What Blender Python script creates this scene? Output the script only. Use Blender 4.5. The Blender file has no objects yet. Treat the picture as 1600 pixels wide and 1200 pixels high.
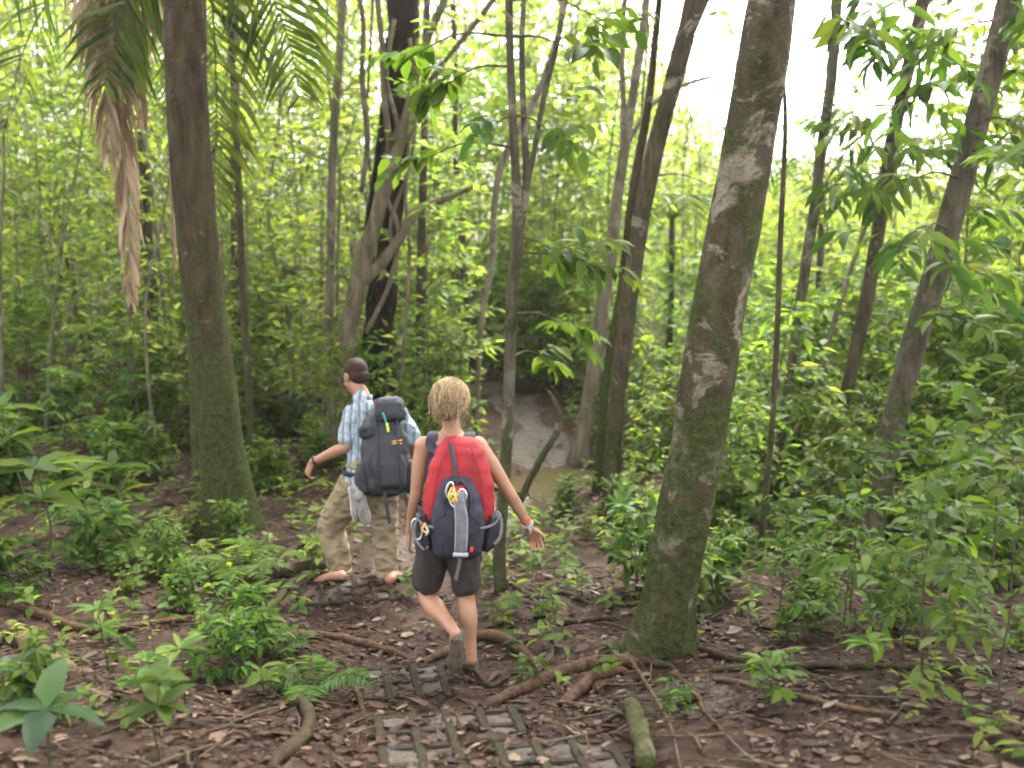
import bpy, math, random
import numpy as np
from mathutils import Vector, Matrix

random.seed(11)
rng = np.random.default_rng(11)
scene = bpy.context.scene
COL = scene.collection
R = math.radians
F = 1570.0                      # focal length in photo pixels (photo is 1600 wide)
PITCH = R(11.0)
CAM = np.array([0.0, 0.0, 2.7])
CP, SP = math.cos(PITCH), math.sin(PITCH)


# ---------------------------------------------------------------- geometry of the view (used only to read off real places)
def ray(px, py):
    X = (px - 800.0) / F
    Y = -(py - 600.0) / F
    return np.array([X, CP + Y * SP, -SP + Y * CP])


def PD(px, py, d):              # point at depth d along the view axis
    return CAM + ray(px, py) * d


def PY(px, py, y):              # point on that sight line at world distance y
    r = ray(px, py)
    return CAM + r * (y / r[1])


def vnoise(p, seed=0):
    p = np.asarray(p, float)
    i = np.floor(p).astype(np.int64)
    f = p - i
    u = f * f * (3 - 2 * f)

    def h(dx, dy, dz):
        n = (i[:, 0] + dx) * 374761393 + (i[:, 1] + dy) * 668265263 + (i[:, 2] + dz) * 1274126177 + seed * 974634777
        n = n & 0xffffffff
        n = ((n ^ (n >> 13)) * 1274126177) & 0xffffffff
        n = n ^ (n >> 16)
        return (n & 0xffff) / 32767.5 - 1.0
    c = {}
    for a in (0, 1):
        for b in (0, 1):
            x0 = h(0, a, b); x1 = h(1, a, b)
            c[a, b] = x0 + (x1 - x0) * u[:, 0]
    y0 = c[0, 0] + (c[1, 0] - c[0, 0]) * u[:, 1]
    y1 = c[0, 1] + (c[1, 1] - c[0, 1]) * u[:, 1]
    return y0 + (y1 - y0) * u[:, 2]


# ---------------------------------------------------------------- the lie of the land
PROF_Y = np.array([-40, -6, 0, 3.45, 4.4, 5.26, 6.2, 7.4, 9.0, 11, 13, 20, 30, 60, 400])
PROF_Z = np.array([6.0, 2.2, 1.05, .53, .27, 0.0, -.17, -.36, -.55, -.62, -.62, -.62, -.6, -.4, -.4])
PATH = None
PADS = []                       # (x, y, z, slope x, slope y, half size) of ground levelled under the pavers


def terrain0(x, y):
    x = np.asarray(x, float); y = np.asarray(y, float)
    z = np.interp(y, PROF_Y, PROF_Z)
    zs = 0
    for o in (-.5, .5):
        zs = zs + np.interp(y + o, PROF_Y, PROF_Z)
    z = .5 * z + .25 * zs
    near = np.clip((30 - y) / 20, 0, 1)
    lx = np.clip(-x - .8, 0, 8)
    z = z + .045 * lx * near + .02 * np.clip(-x - 1, 0, 30) * np.clip((y - 12) / 10, 0, 1)
    rx = np.clip(x - .35, 0, 8)
    z = z + np.minimum(rx * .10, .09) * np.clip((8 - y) / 2, 0, 1)
    z = z - .012 * np.clip(x - 3, 0, 60) * np.clip((y - 9) / 10, 0, 1)
    return z


def path_dist(x, y):
    x = np.asarray(x, float); y = np.asarray(y, float)
    d = np.full(np.broadcast(x, y).shape, 1e9)
    for (a, b) in zip(PATH[:-1], PATH[1:]):
        ab = b - a
        t = np.clip(((x - a[0]) * ab[0] + (y - a[1]) * ab[1]) / (ab @ ab), 0, 1)
        d = np.minimum(d, np.hypot(x - a[0] - t * ab[0], y - a[1] - t * ab[1]))
    return d


def terrain(x, y):
    x = np.atleast_1d(np.asarray(x, float)); y = np.atleast_1d(np.asarray(y, float))
    z = terrain0(x, y)
    o = np.zeros_like(x)
    q = np.stack([x, y, o], 1)
    bump = .055 * vnoise(q * .9, 1) + .035 * vnoise(q * 2.3, 2) + .016 * vnoise(q * 5.1, 3)
    d = path_dist(x, y)
    k = np.clip((d - .25) / .5, 0, 1)
    z = z + bump * (.35 + .65 * k) - .05 * (1 - k)
    for (cx, cy, cz, sx, sy, hs) in PADS:
        k2 = np.clip(1.6 - np.maximum(np.abs(x - cx), np.abs(y - cy)) / hs, 0, .6) / .6
        k2 = k2 * k2 * (3 - 2 * k2)
        z = z * (1 - k2) + k2 * (cz - .020 + sx * (x - cx) + sy * (y - cy))
    z = z + (.009 * vnoise(q * 11, 4) + .006 * vnoise(q * 23, 5)) * np.clip((16 - y) / 8, 0, 1)
    return z


def G(px, py, f=None):          # where a sight line meets the land
    f = f or terrain
    r = ray(px, py)
    lo, hi = 1.5, 120.0
    t = 2.0
    while t < 120:
        p = CAM + r * t
        if p[2] < float(np.ravel(f(p[0], p[1]))[0]):
            hi = t
            break
        lo = t
        t *= 1.04
    for _ in range(24):
        m = .5 * (lo + hi)
        p = CAM + r * m
        if p[2] < float(np.ravel(f(p[0], p[1]))[0]):
            hi = m
        else:
            lo = m
    return CAM + r * hi


_pp = [(780, 1330), (740, 1200), (690, 1100), (650, 1020), (620, 930), (690, 840), (770, 790), (850, 750), (838, 690), (822, 645), (800, 612)]
PATH = [G(a, b, terrain0)[:2] for a, b in _pp]
PATH.append(PATH[-1] + np.array([-.5, .8]))


SLABS = [   # label, centre px, px pair giving the direction away from the viewer, cells, cell size, lift, fall away from the viewer
    ('grid paver just behind the heels of the woman, its cells full of soil', (628, 1068), ((637, 1112), (616, 1031)), 3, 2, (.15, .21), .02, -.12),
    ('nearest large grid paver, its cells full of brown soil, at the frame bottom', (712, 1166), ((672, 1200), (650, 1130)), 4, 4, (.15, .165), .02, -.14),
    ('grid paver at the frame bottom beside the wooden stake', (886, 1205), ((857, 1200), (834, 1161)), 3, 3, (.15, .165), .015, -.14),
    ('raised grid paver forming the step under the feet of the man', (543, 930), ((540, 960), (534, 910)), 5, 3, (.128, .15), .05, -.02)]
_pads = []
for s_ in SLABS:
    g_ = G(*s_[1], terrain0)
    _pads.append((g_[0], g_[1], g_[2] + s_[6], 0.0, s_[7], max(s_[3] * s_[5][0], s_[4] * s_[5][1]) * .5 + .05))
PADS = _pads


def TZ(x, y):
    return float(terrain(x, y)[0])


# ---------------------------------------------------------------- mesh collecting
class MB:
    def __init__(s):
        s.v = []; s.f = []; s.fm = []; s.r = []; s.n = 0

    def add(s, v, faces, mat=0, rnd=0.5):
        v = np.asarray(v, float)
        if not isinstance(faces, (list, tuple)):
            faces = [faces]
        for f in faces:
            f = np.asarray(f, np.int64)
            if len(f) == 0:
                continue
            s.f.append(f + s.n)
            s.fm.append(np.full(len(f), mat, np.int32))
        s.v.append(v)
        s.r.append(np.full(len(v), rnd, np.float32) if np.isscalar(rnd) else np.asarray(rnd, np.float32))
        s.n += len(v)
        return s

    def mesh(s, name, mats, smooth=True, origin=None):
        me = bpy.data.meshes.new(name)
        V = np.concatenate(s.v)
        if origin is not None:
            V = V - np.asarray(origin, float)[None, :]
        counts = np.concatenate([np.full(len(f), f.shape[1], np.int32) for f in s.f])
        loops = np.concatenate([f.ravel() for f in s.f]).astype(np.int32)
        starts = np.concatenate([[0], np.cumsum(counts)[:-1]]).astype(np.int32)
        me.vertices.add(len(V)); me.vertices.foreach_set('co', V.astype(np.float32).ravel())
        me.loops.add(len(loops)); me.loops.foreach_set('vertex_index', loops)
        me.polygons.add(len(counts)); me.polygons.foreach_set('loop_start', starts)
        me.polygons.foreach_set('material_index', np.concatenate(s.fm))
        me.polygons.foreach_set('use_smooth', np.full(len(counts), smooth, bool))
        a = me.attributes.new('rnd', 'FLOAT', 'POINT')
        a.data.foreach_set('value', np.concatenate(s.r))
        for m in (mats if isinstance(mats, (list, tuple)) else [mats]):
            me.materials.append(m)
        me.update(calc_edges=True)
        return me

    def build(s, name, mats, parent=None, smooth=True, origin=None):
        return link(name, s.mesh(name, mats, smooth, origin), parent)


def link(name, data, parent=None):
    o = bpy.data.objects.new(name, data)
    COL.objects.link(o)
    if parent is not None:
        o.parent = parent
    return o


def tag(o, label=None, cat=None, group=None, kind=None):
    if label: o['label'] = label
    if cat: o['category'] = cat
    if group: o['group'] = group
    if kind: o['kind'] = kind
    return o


def thing(name, label, cat, loc=(0, 0, 0), rz=0.0, group=None):
    o = link(name, None)
    o.location = Vector([float(c) for c in loc]); o.rotation_euler = (0, 0, rz)
    return tag(o, label, cat, group)


def copy_tree(o, kids, loc, rot, sc, label=None, group=None):
    c = o.copy(); COL.objects.link(c)
    c.location = Vector([float(a) for a in loc]); c.rotation_euler = rot; c.scale = (sc, sc, sc)
    if label: c['label'] = label
    if group: c['group'] = group
    for k in kids:
        d = k.copy(); COL.objects.link(d); d.parent = c
    return c


def nrm(a):
    a = np.asarray(a, float)
    return a / np.maximum(np.linalg.norm(a, axis=-1, keepdims=True), 1e-9)


def smooth_path(pts, rad, step):
    """Catmull-Rom resampling of points and radii."""
    P = np.asarray(pts, float); Rr = np.asarray(rad, float)
    if Rr.ndim == 1:
        Rr = Rr[:, None]
    Q = np.concatenate([[2 * P[0] - P[1]], P, [2 * P[-1] - P[-2]]])
    op, orr = [], []
    for i in range(len(P) - 1):
        n = max(1, int(np.linalg.norm(P[i + 1] - P[i]) / step))
        t = np.linspace(0, 1, n, endpoint=False)[:, None]
        a, b, c, d = Q[i], Q[i + 1], Q[i + 2], Q[i + 3]
        op.append(.5 * (2 * b + (c - a) * t + (2 * a - 5 * b + 4 * c - d) * t ** 2 + (3 * b - a - 3 * c + d) * t ** 3))
        tt = t * t * (3 - 2 * t)
        orr.append(Rr[i] + (Rr[i + 1] - Rr[i]) * tt)
    op.append(P[-1:]); orr.append(Rr[-1:])
    return np.concatenate(op), np.concatenate(orr)


def frames(P, hint=None):
    T = np.gradient(P, axis=0)
    T = nrm(T)
    a = np.asarray(hint if hint is not None else ((1, 0, 0) if abs(T[0][0]) < .8 else (0, 1, 0)), float)
    N = np.zeros_like(P); B = np.zeros_like(P)
    for i in range(len(P)):
        if hint is not None:
            a = np.asarray(hint, float)
        n = a - T[i] * (a @ T[i])
        n = n / max(np.linalg.norm(n), 1e-9)
        N[i] = n; B[i] = np.cross(T[i], n)
        a = n
    return T, N, B


def tube(mb, pts, rad, seg=8, step=None, mat=0, rnd=.5, rough=0.0, nscale=4.0, seed=0, cap=True, hint=None, lobes=None):
    """Swept tube; rad is a list of radii or of (rx, ry) pairs."""
    P = np.asarray(pts, float); Rr = np.asarray(rad, float)
    if Rr.ndim == 1:
        Rr = Rr[:, None]
    if step:
        P, Rr = smooth_path(P, Rr, step)
    if Rr.shape[1] == 1:
        Rr = np.repeat(Rr, 2, 1)
    T, N, B = frames(P, hint)
    th = np.linspace(0, 2 * math.pi, seg, endpoint=False)
    c, s = np.cos(th), np.sin(th)
    n = len(P)
    dirs = N[:, None, :] * c[None, :, None] * Rr[:, 0][:, None, None] + B[:, None, :] * s[None, :, None] * Rr[:, 1][:, None, None]
    k = np.ones((n, seg))
    if lobes is not None:
        k = k * lobes(P, th)
    if rough:
        q = (P[:, None, :] + nrm(dirs.reshape(-1, 3)).reshape(n, seg, 3) * Rr.mean(1)[:, None, None])
        k = k + rough * vnoise(q.reshape(-1, 3) * nscale, seed).reshape(n, seg) + .5 * rough * vnoise(q.reshape(-1, 3) * nscale * 2.7, seed + 1).reshape(n, seg)
    V = (P[:, None, :] + dirs * k[:, :, None]).reshape(-1, 3)
    i = np.arange(n - 1)[:, None] * seg
    j = np.arange(seg)[None, :]
    j2 = (j + 1) % seg
    f = np.stack([i + j, i + j2, i + seg + j2, i + seg + j], -1).reshape(-1, 4)
    fs = [f]
    if cap:
        V = np.concatenate([V, P[:1], P[-1:]])
        a, b = n * seg, n * seg + 1
        jj = np.arange(seg); j3 = (jj + 1) % seg
        fs.append(np.stack([np.full(seg, a), j3, jj], 1))
        fs.append(np.stack([np.full(seg, b), (n - 1) * seg + jj, (n - 1) * seg + j3], 1))
    mb.add(V, fs, mat, rnd)
    return mb


LEAF = {
    'far': (np.array([[0, 0, 0], [.42, .5, .07], [1, 0, -.06], [.42, -.5, .07]]), [np.array([[0, 2, 1], [0, 3, 2]])]),
    'near': (np.array([[0, 0, 0], [.28, .46, .06], [.28, 0, 0], [.28, -.46, .06], [.66, .38, .02], [.66, 0, -.05], [.66, -.38, .02], [1, 0, -.16]]),
             [np.array([[0, 2, 1], [0, 3, 2], [4, 5, 7], [5, 6, 7]]), np.array([[1, 2, 5, 4], [2, 3, 6, 5]])]),
    'curl': (np.array([[0, 0, .03], [.28, .45, .09], [.28, 0, .01], [.28, -.45, .06], [.66, .38, .07], [.66, 0, .005], [.66, -.38, .10], [1, 0, .06]]),
             [np.array([[0, 2, 1], [0, 3, 2], [4, 5, 7], [5, 6, 7]]), np.array([[1, 2, 5, 4], [2, 3, 6, 5]])]),
}


def leaves(mb, pos, di, up, L, W, kind='far', mat=0, rnd=None):
    pos = np.atleast_2d(pos); n = len(pos)
    if n == 0:
        return
    di = nrm(np.broadcast_to(di, (n, 3))); up = np.broadcast_to(np.asarray(up, float), (n, 3))
    side = nrm(np.cross(di, up) + 1e-6)
    up = np.cross(side, di)
    L = np.broadcast_to(np.asarray(L, float), (n,)); W = np.broadcast_to(np.asarray(W, float), (n,))
    t, fs = LEAF[kind]
    k = len(t)
    V = (pos[:, None, :] + di[:, None, :] * (t[None, :, 0] * L[:, None])[:, :, None]
         + side[:, None, :] * (t[None, :, 1] * W[:, None])[:, :, None]
         + up[:, None, :] * (t[None, :, 2] * L[:, None])[:, :, None]).reshape(-1, 3)
    off = (np.arange(n) * k)[:, None, None]
    if rnd is None:
        rnd = rng.random(n)
    mb.add(V, [(f[None] + off).reshape(-1, f.shape[1]) for f in fs], mat, np.repeat(rnd, k))


def spray(mb, a, b, n, L, W, kind='far', lm=0, tm=1, tw=.004, droop=.25, rs=None, spread=1.0, pal=None, seg=4):
    """A twig from a to b that carries n alternate leaves."""
    a = np.asarray(a, float); b = np.asarray(b, float)
    rs = rs or rng
    ax = b - a; ln = np.linalg.norm(ax); ax = ax / max(ln, 1e-6)
    mid = (a + b) / 2 + np.array([0, 0, ln * .08]) + rs.normal(0, ln * .04, 3)
    if tw:
        tube(mb, [a, mid, b], [tw, tw * .7, tw * .35], seg=seg, mat=tm, cap=False)
    t = np.linspace(.18, 1.0, n) + rs.normal(0, .02, n)
    t = np.clip(t, 0, 1)[:, None]
    pos = (1 - t) ** 2 * a + 2 * t * (1 - t) * mid + t ** 2 * b
    side = np.cross(ax, [0, 0, 1.0]); side = side / max(np.linalg.norm(side), 1e-6)
    sg = np.where(np.arange(n) % 2 == 0, 1.0, -1.0)[:, None]
    sg[-1] *= .15
    di = ax * rs.uniform(.35, .9, (n, 1)) + side * sg * rs.uniform(.7, 1.1, (n, 1)) * spread + np.array([0, 0, 1.0]) * rs.normal(-droop, .28, (n, 1))
    up = np.array([0, 0, 1.0]) + rs.normal(0, .38, (n, 3))
    sz = rs.uniform(.65, 1.15, n)
    rn = rs.random(n) if pal is None else np.clip(rs.normal(pal, .18, n), 0, 1)
    leaves(mb, pos, di, up, L * sz, W * sz * rs.uniform(.85, 1.15, n), kind, lm, rn)
# ---------------------------------------------------------------- materials
def mat(name):
    m = bpy.data.materials.new(name); m.use_nodes = True
    nt = m.node_tree
    return m, nt, nt.nodes['Principled BSDF'], nt.nodes['Material Output']


def nd(nt, t, **kw):
    n = nt.nodes.new(t)
    for k, v in kw.items():
        if k in n.inputs:
            n.inputs[k].default_value = v
        else:
            setattr(n, k, v)
    return n


def ramp(nt, fac, stops, interp='LINEAR'):
    r = nt.nodes.new('ShaderNodeValToRGB')
    r.color_ramp.interpolation = interp
    e = r.color_ramp.elements
    while len(e) < len(stops):
        e.new(.5)
    for i, (p, c) in enumerate(stops):
        e[i].position = p
        e[i].color = (*c, 1) if len(c) == 3 else c
    nt.links.new(fac, r.inputs[0])
    return r


def noise(nt, vec, scale, detail=4, rough=.55, dist=0.0):
    n = nd(nt, 'ShaderNodeTexNoise', Scale=scale, Detail=detail, Roughness=rough, Distortion=dist)
    if vec is not None:
        nt.links.new(vec, n.inputs['Vector'])
    return n


def mix(nt, fac, a, b, mode='MIX'):
    m = nt.nodes.new('ShaderNodeMix'); m.data_type = 'RGBA'; m.blend_type = mode
    for s, v in ((m.inputs[0], fac), (m.inputs[6], a), (m.inputs[7], b)):
        if hasattr(v, 'is_linked'):
            nt.links.new(v, s)
        elif isinstance(v, (int, float)):
            s.default_value = v
        else:
            s.default_value = (*v, 1)
    return m.outputs[2]


def bump(nt, bsdf, h, strength=.5, dist=.02):
    b = nd(nt, 'ShaderNodeBump', Strength=strength, Distance=dist)
    nt.links.new(h, b.inputs['Height'])
    nt.links.new(b.outputs[0], bsdf.inputs['Normal'])
    return b


def leaf_mat(name, cols, trans=.45, rough=.55, tcol=None, spec=.10):
    m, nt, b, out = mat(name)
    at = nd(nt, 'ShaderNodeAttribute', attribute_name='rnd')
    oi = nt.nodes.new('ShaderNodeObjectInfo')
    n = len(cols)
    r = ramp(nt, at.outputs['Fac'], [(i / (n - 1), c) for i, c in enumerate(cols)])
    hs = nd(nt, 'ShaderNodeHueSaturation')
    mr = nd(nt, 'ShaderNodeMapRange'); mr.inputs[3].default_value = .485; mr.inputs[4].default_value = .515
    nt.links.new(oi.outputs['Random'], mr.inputs[0]); nt.links.new(mr.outputs[0], hs.inputs['Hue'])
    mv = nd(nt, 'ShaderNodeMapRange'); mv.inputs[3].default_value = .8; mv.inputs[4].default_value = 1.2
    nt.links.new(oi.outputs['Random'], mv.inputs[0]); nt.links.new(mv.outputs[0], hs.inputs['Value'])
    nt.links.new(r.outputs[0], hs.inputs['Color'])
    nt.links.new(hs.outputs[0], b.inputs['Base Color'])
    b.inputs['Roughness'].default_value = rough
    b.inputs['Specular IOR Level'].default_value = spec
    tr = nt.nodes.new('ShaderNodeBsdfTranslucent')
    tc = mix(nt, 1.0, hs.outputs[0], tcol or (1.8, 1.75, .75), 'MULTIPLY')
    nt.links.new(tc, tr.inputs['Color'])
    ms = nt.nodes.new('ShaderNodeMixShader'); ms.inputs[0].default_value = trans
    nt.links.new(b.outputs[0], ms.inputs[1]); nt.links.new(tr.outputs[0], ms.inputs[2])
    nt.links.new(ms.outputs[0], out.inputs['Surface'])
    return m


def bark_mat(name, base, dark, moss=0.0, mossz=(0.0, 2.5), lichen=0.0, scale=14, mosscol=((.018, .023, .007), (.062, .075, .022)), stretch=.25, wet=.0):
    m, nt, b, out = mat(name)
    tc = nt.nodes.new('ShaderNodeTexCoord'); ob = tc.outputs['Object']
    mp = nd(nt, 'ShaderNodeMapping'); mp.inputs['Scale'].default_value = (1, 1, stretch)
    nt.links.new(ob, mp.inputs['Vector'])
    n1 = noise(nt, mp.outputs[0], scale, 6, .65, .4)
    n2 = noise(nt, ob, 3.1, 4, .6)
    n3 = noise(nt, ob, 60, 3, .6)
    c = ramp(nt, n1.outputs[0], [(.32, dark), (.52, base), (.72, tuple(min(1, x * 1.6) for x in base))]).outputs[0]
    c = mix(nt, ramp(nt, n2.outputs[0], [(.35, (0, 0, 0)), (.65, (.55, .55, .55))]).outputs[0], c, tuple(x * .55 for x in base))
    if lichen:
        mq = nd(nt, 'ShaderNodeMapping'); mq.inputs['Scale'].default_value = (1, 1, 1.25); nt.links.new(ob, mq.inputs['Vector'])
        n4 = noise(nt, mq.outputs[0], 2.4, 6, .68, .8)
        lo = .64 - .14 * lichen
        k = ramp(nt, n4.outputs[0], [(lo, (0, 0, 0)), (lo + .045, (.85, .85, .85))]).outputs[0]
        lc = mix(nt, n3.outputs[0], (.15, .122, .085), (.30, .26, .20))
        c = mix(nt, k, c, lc)
        n5 = noise(nt, ob, 7.5, 4, .6, .3)
        k2 = ramp(nt, n5.outputs[0], [(.70, (0, 0, 0)), (.75, (.6, .6, .6))]).outputs[0]
        c = mix(nt, k2, c, (.27, .28, .235))
    if moss:
        sx = nt.nodes.new('ShaderNodeSeparateXYZ'); nt.links.new(ob, sx.inputs[0])
        mr = nd(nt, 'ShaderNodeMapRange'); mr.inputs[1].default_value = mossz[0]; mr.inputs[2].default_value = mossz[1]
        mr.inputs[3].default_value = moss; mr.inputs[4].default_value = 0.0
        nt.links.new(sx.outputs[2], mr.inputs[0])
        nm = noise(nt, ob, 4.2, 6, .68)
        ad = nd(nt, 'ShaderNodeMath', operation='ADD'); nt.links.new(nm.outputs[0], ad.inputs[0]); nt.links.new(mr.outputs[0], ad.inputs[1])
        k = ramp(nt, ad.outputs[0], [(.64, (0, 0, 0)), (.80, (.92, .92, .92))]).outputs[0]
        mc = mix(nt, ramp(nt, noise(nt, ob, 26, 5, .72).outputs[0], [(.35, (0, 0, 0)), (.65, (1, 1, 1))]).outputs[0], mosscol[0], mosscol[1])
        c = mix(nt, k, c, mc)
    nt.links.new(c, b.inputs['Base Color'])
    b.inputs['Roughness'].default_value = .85 - wet
    b.inputs['Specular IOR Level'].default_value = .06
    ad = nd(nt, 'ShaderNodeMath', operation='ADD'); nt.links.new(n1.outputs[0], ad.inputs[0]); nt.links.new(n3.outputs[0], ad.inputs[1])
    bump(nt, b, ad.outputs[0], .9, .02)
    return m


GREEN = [(.018, .045, .010), (.040, .090, .016), (.075, .14, .022), (.12, .18, .03)]
M = {}
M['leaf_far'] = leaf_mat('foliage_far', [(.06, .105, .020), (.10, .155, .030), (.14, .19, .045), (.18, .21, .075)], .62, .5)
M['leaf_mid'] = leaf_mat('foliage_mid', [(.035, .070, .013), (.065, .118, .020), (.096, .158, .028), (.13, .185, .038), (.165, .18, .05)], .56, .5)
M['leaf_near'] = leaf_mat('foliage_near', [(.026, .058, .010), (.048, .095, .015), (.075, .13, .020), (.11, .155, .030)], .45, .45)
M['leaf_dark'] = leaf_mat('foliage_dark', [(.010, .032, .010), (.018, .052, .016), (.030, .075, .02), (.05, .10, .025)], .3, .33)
M['palm'] = leaf_mat('palm_leaflet', [(.025, .048, .010), (.048, .085, .014), (.08, .12, .02), (.12, .14, .035)], .42, .45)
M['fern'] = leaf_mat('fern_frond', [(.04, .078, .018), (.065, .11, .028), (.095, .14, .042)], .45, .6)
M['dead'] = leaf_mat('dead_frond', [(.19, .125, .075), (.32, .23, .15), (.45, .35, .25)], .2, .7, (1.0, .9, .75), .15)
M['litter'] = leaf_mat('leaf_litter', [(.010, .006, .004), (.024, .0135, .008), (.046, .025, .014), (.07, .040, .024), (.032, .017, .010), (.09, .054, .032), (.17, .125, .08)], .1, .6, (1, .9, .7), .12)
M['litter_green'] = leaf_mat('fallen_green', [(.12, .16, .03), (.2, .22, .05)], .2, .5)
M['twig'] = bark_mat('twig_bark', (.11, .085, .055), (.05, .037, .024), 0, scale=20)
M['stemg'] = bark_mat('green_stem', (.075, .09, .035), (.045, .05, .02), 0, scale=20)
M['bark_moss'] = bark_mat('bark_mossy', (.060, .044, .026), (.018, .013, .008), .42, (.4, 4.2), .12, 12)
M['bark_lichen'] = bark_mat('bark_lichen', (.072, .058, .036), (.022, .018, .011), .33, (-.2, 7.0), .95, 9, stretch=.5)
M['bark_grey'] = bark_mat('bark_grey', (.105, .090, .062), (.040, .033, .022), .27, (-.2, 6.0), .6, 14)
M['bark_pale'] = bark_mat('bark_pale', (.17, .145, .10), (.07, .058, .038), .12, (-.2, 2.5), .6, 12)
M['bark_brown'] = bark_mat('bark_brown', (.080, .064, .041), (.028, .022, .014), .27, (-.2, 4.5), .4, 16)
M['bark_black'] = bark_mat('bark_black', (.026, .017, .012), (.008, .005, .004), .0, scale=10)
M['bark_strangler'] = bark_mat('bark_strangler', (.16, .13, .085), (.06, .046, .028), .2, (-.3, 4.0), .35, 10, mosscol=((.07, .085, .03), (.13, .14, .06)))
M['root'] = bark_mat('root_bark', (.088, .050, .030), (.028, .016, .010), .05, (-.1, .3), 0, 16, wet=.25)
M['root_dark'] = bark_mat('root_dark', (.050, .034, .022), (.02, .014, .009), .22, (-.1, .3), 0, 16, wet=.25)
M['deadwood'] = bark_mat('dead_wood', (.125, .085, .052), (.05, .034, .021), .1, (-.1, .4), 0, 18)


def ground_mat():
    m, nt, b, out = mat('forest_ground')
    tc = nt.nodes.new('ShaderNodeTexCoord'); ob = tc.outputs['Object']
    at = nd(nt, 'ShaderNodeAttribute', attribute_name='rnd')
    n1 = noise(nt, ob, 2.0, 6, .62)
    n2 = noise(nt, ob, 19, 5, .65)
    n3 = noise(nt, ob, 85, 4, .7)
    vo = nd(nt, 'ShaderNodeTexVoronoi', Scale=16.0); nt.links.new(ob, vo.inputs['Vector'])
    soil = ramp(nt, n2.outputs[0], [(.30, (.012, .007, .005)), (.5, (.038, .021, .013)), (.72, (.078, .044, .027))]).outputs[0]
    lit = ramp(nt, vo.outputs['Color'], [(0, (.014, .008, .006)), (.4, (.038, .021, .013)), (.75, (.074, .042, .026)), (1, (.12, .078, .05))]).outputs[0]
    base = mix(nt, ramp(nt, n1.outputs[0], [(.38, (0, 0, 0)), (.6, (.8, .8, .8))]).outputs[0], soil, lit)
    mud = ramp(nt, n2.outputs[0], [(.3, (.026, .015, .010)), (.55, (.062, .037, .024)), (.75, (.105, .068, .045))]).outputs[0]
    add = nd(nt, 'ShaderNodeMath', operation='MULTIPLY_ADD'); nt.links.new(n1.outputs[0], add.inputs[0]); add.inputs[1].default_value = .9
    nt.links.new(at.outputs['Fac'], add.inputs[2])
    k = ramp(nt, add.outputs[0], [(.78, (0, 0, 0)), (1.05, (1, 1, 1))]).outputs[0]
    c = mix(nt, k, base, mud)
    c = mix(nt, ramp(nt, n3.outputs[0], [(.42, (.35, .35, .35)), (.55, (0, 0, 0))]).outputs[0], c, (.02, .012, .008))
    nt.links.new(c, b.inputs['Base Color'])
    wet = ramp(nt, n1.outputs[0], [(.4, (.75, .75, .75)), (.62, (.34, .34, .34))]).outputs[0]
    rr = mix(nt, k, (.8, .8, .8), wet)
    far = ramp(nt, at.outputs['Fac'], [(.42, (0, 0, 0)), (.58, (1, 1, 1))]).outputs[0]
    rr = mix(nt, far, rr, ramp(nt, n2.outputs[0], [(.4, (.06, .06, .06)), (.62, (.32, .32, .32))]).outputs[0])
    nt.links.new(rr, b.inputs['Roughness'])
    sp = mix(nt, far, (.12, .12, .12), (.8, .8, .8)); nt.links.new(sp, b.inputs['Specular IOR Level'])
    ad = nd(nt, 'ShaderNodeMath', operation='ADD'); nt.links.new(n2.outputs[0], ad.inputs[0]); nt.links.new(n3.outputs[0], ad.inputs[1])
    bump(nt, b, ad.outputs[0], .8, .03)
    return m


M['ground'] = ground_mat()


def simple(name, col, rough=.7, var=.25, scale=30, spec=.3, bmp=.0, metal=0.0, coord='Object', fine=None):
    m, nt, b, out = mat(name)
    tc = nt.nodes.new('ShaderNodeTexCoord')
    n = noise(nt, tc.outputs[coord], scale, 5, .6)
    c = ramp(nt, n.outputs[0], [(.3, tuple(x * (1 - var) for x in col)), (.7, tuple(min(1, x * (1 + var)) for x in col))]).outputs[0]
    nt.links.new(c, b.inputs['Base Color'])
    b.inputs['Roughness'].default_value = rough
    b.inputs['Specular IOR Level'].default_value = spec
    b.inputs['Metallic'].default_value = metal
    if bmp:
        nf = noise(nt, tc.outputs[coord], fine or scale * 3, 4, .6)
        bump(nt, b, nf.outputs[0], bmp, .01)
    return m


# ---------------------------------------------------------------- camera, sky, sun
cam_d = bpy.data.cameras.new('camera'); cam = bpy.data.objects.new('camera', cam_d); COL.objects.link(cam)
cam.location = CAM; cam.rotation_euler = (R(90) - PITCH, 0, 0)
cam_d.sensor_width = 36; cam_d.lens = 36 * F / 1600; cam_d.clip_end = 2000; cam_d.clip_start = .05
cam_d.dof.use_dof = True; cam_d.dof.focus_distance = 5.9; cam_d.dof.aperture_fstop = 1.4
scene.camera = cam
w = bpy.data.worlds.new('World'); scene.world = w; w.use_nodes = True
wt = w.node_tree
SUN_EL, SUN_AZ = R(52), R(22)      # high, ahead and to the right, behind thin cloud
sky = wt.nodes.new('ShaderNodeTexSky'); sky.sky_type = 'NISHITA'; sky.sun_disc = False
sky.sun_elevation = SUN_EL; sky.sun_rotation = SUN_AZ
sky.air_density = 1.0; sky.dust_density = 4.0; sky.ozone_density = 1.0
hs = wt.nodes.new('ShaderNodeHueSaturation'); hs.inputs['Saturation'].default_value = .12   # a white, overcast sky
wt.links.new(sky.outputs[0], hs.inputs['Color'])
bg = wt.nodes['Background']; bg.inputs['Strength'].default_value = .15
wt.links.new(hs.outputs[0], bg.inputs['Color'])
sd = bpy.data.lights.new('sun', 'SUN'); sd.energy = 1.5; sd.angle = R(10); sd.color = (1, .96, .88)
so = bpy.data.objects.new('sun', sd); COL.objects.link(so)
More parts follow.
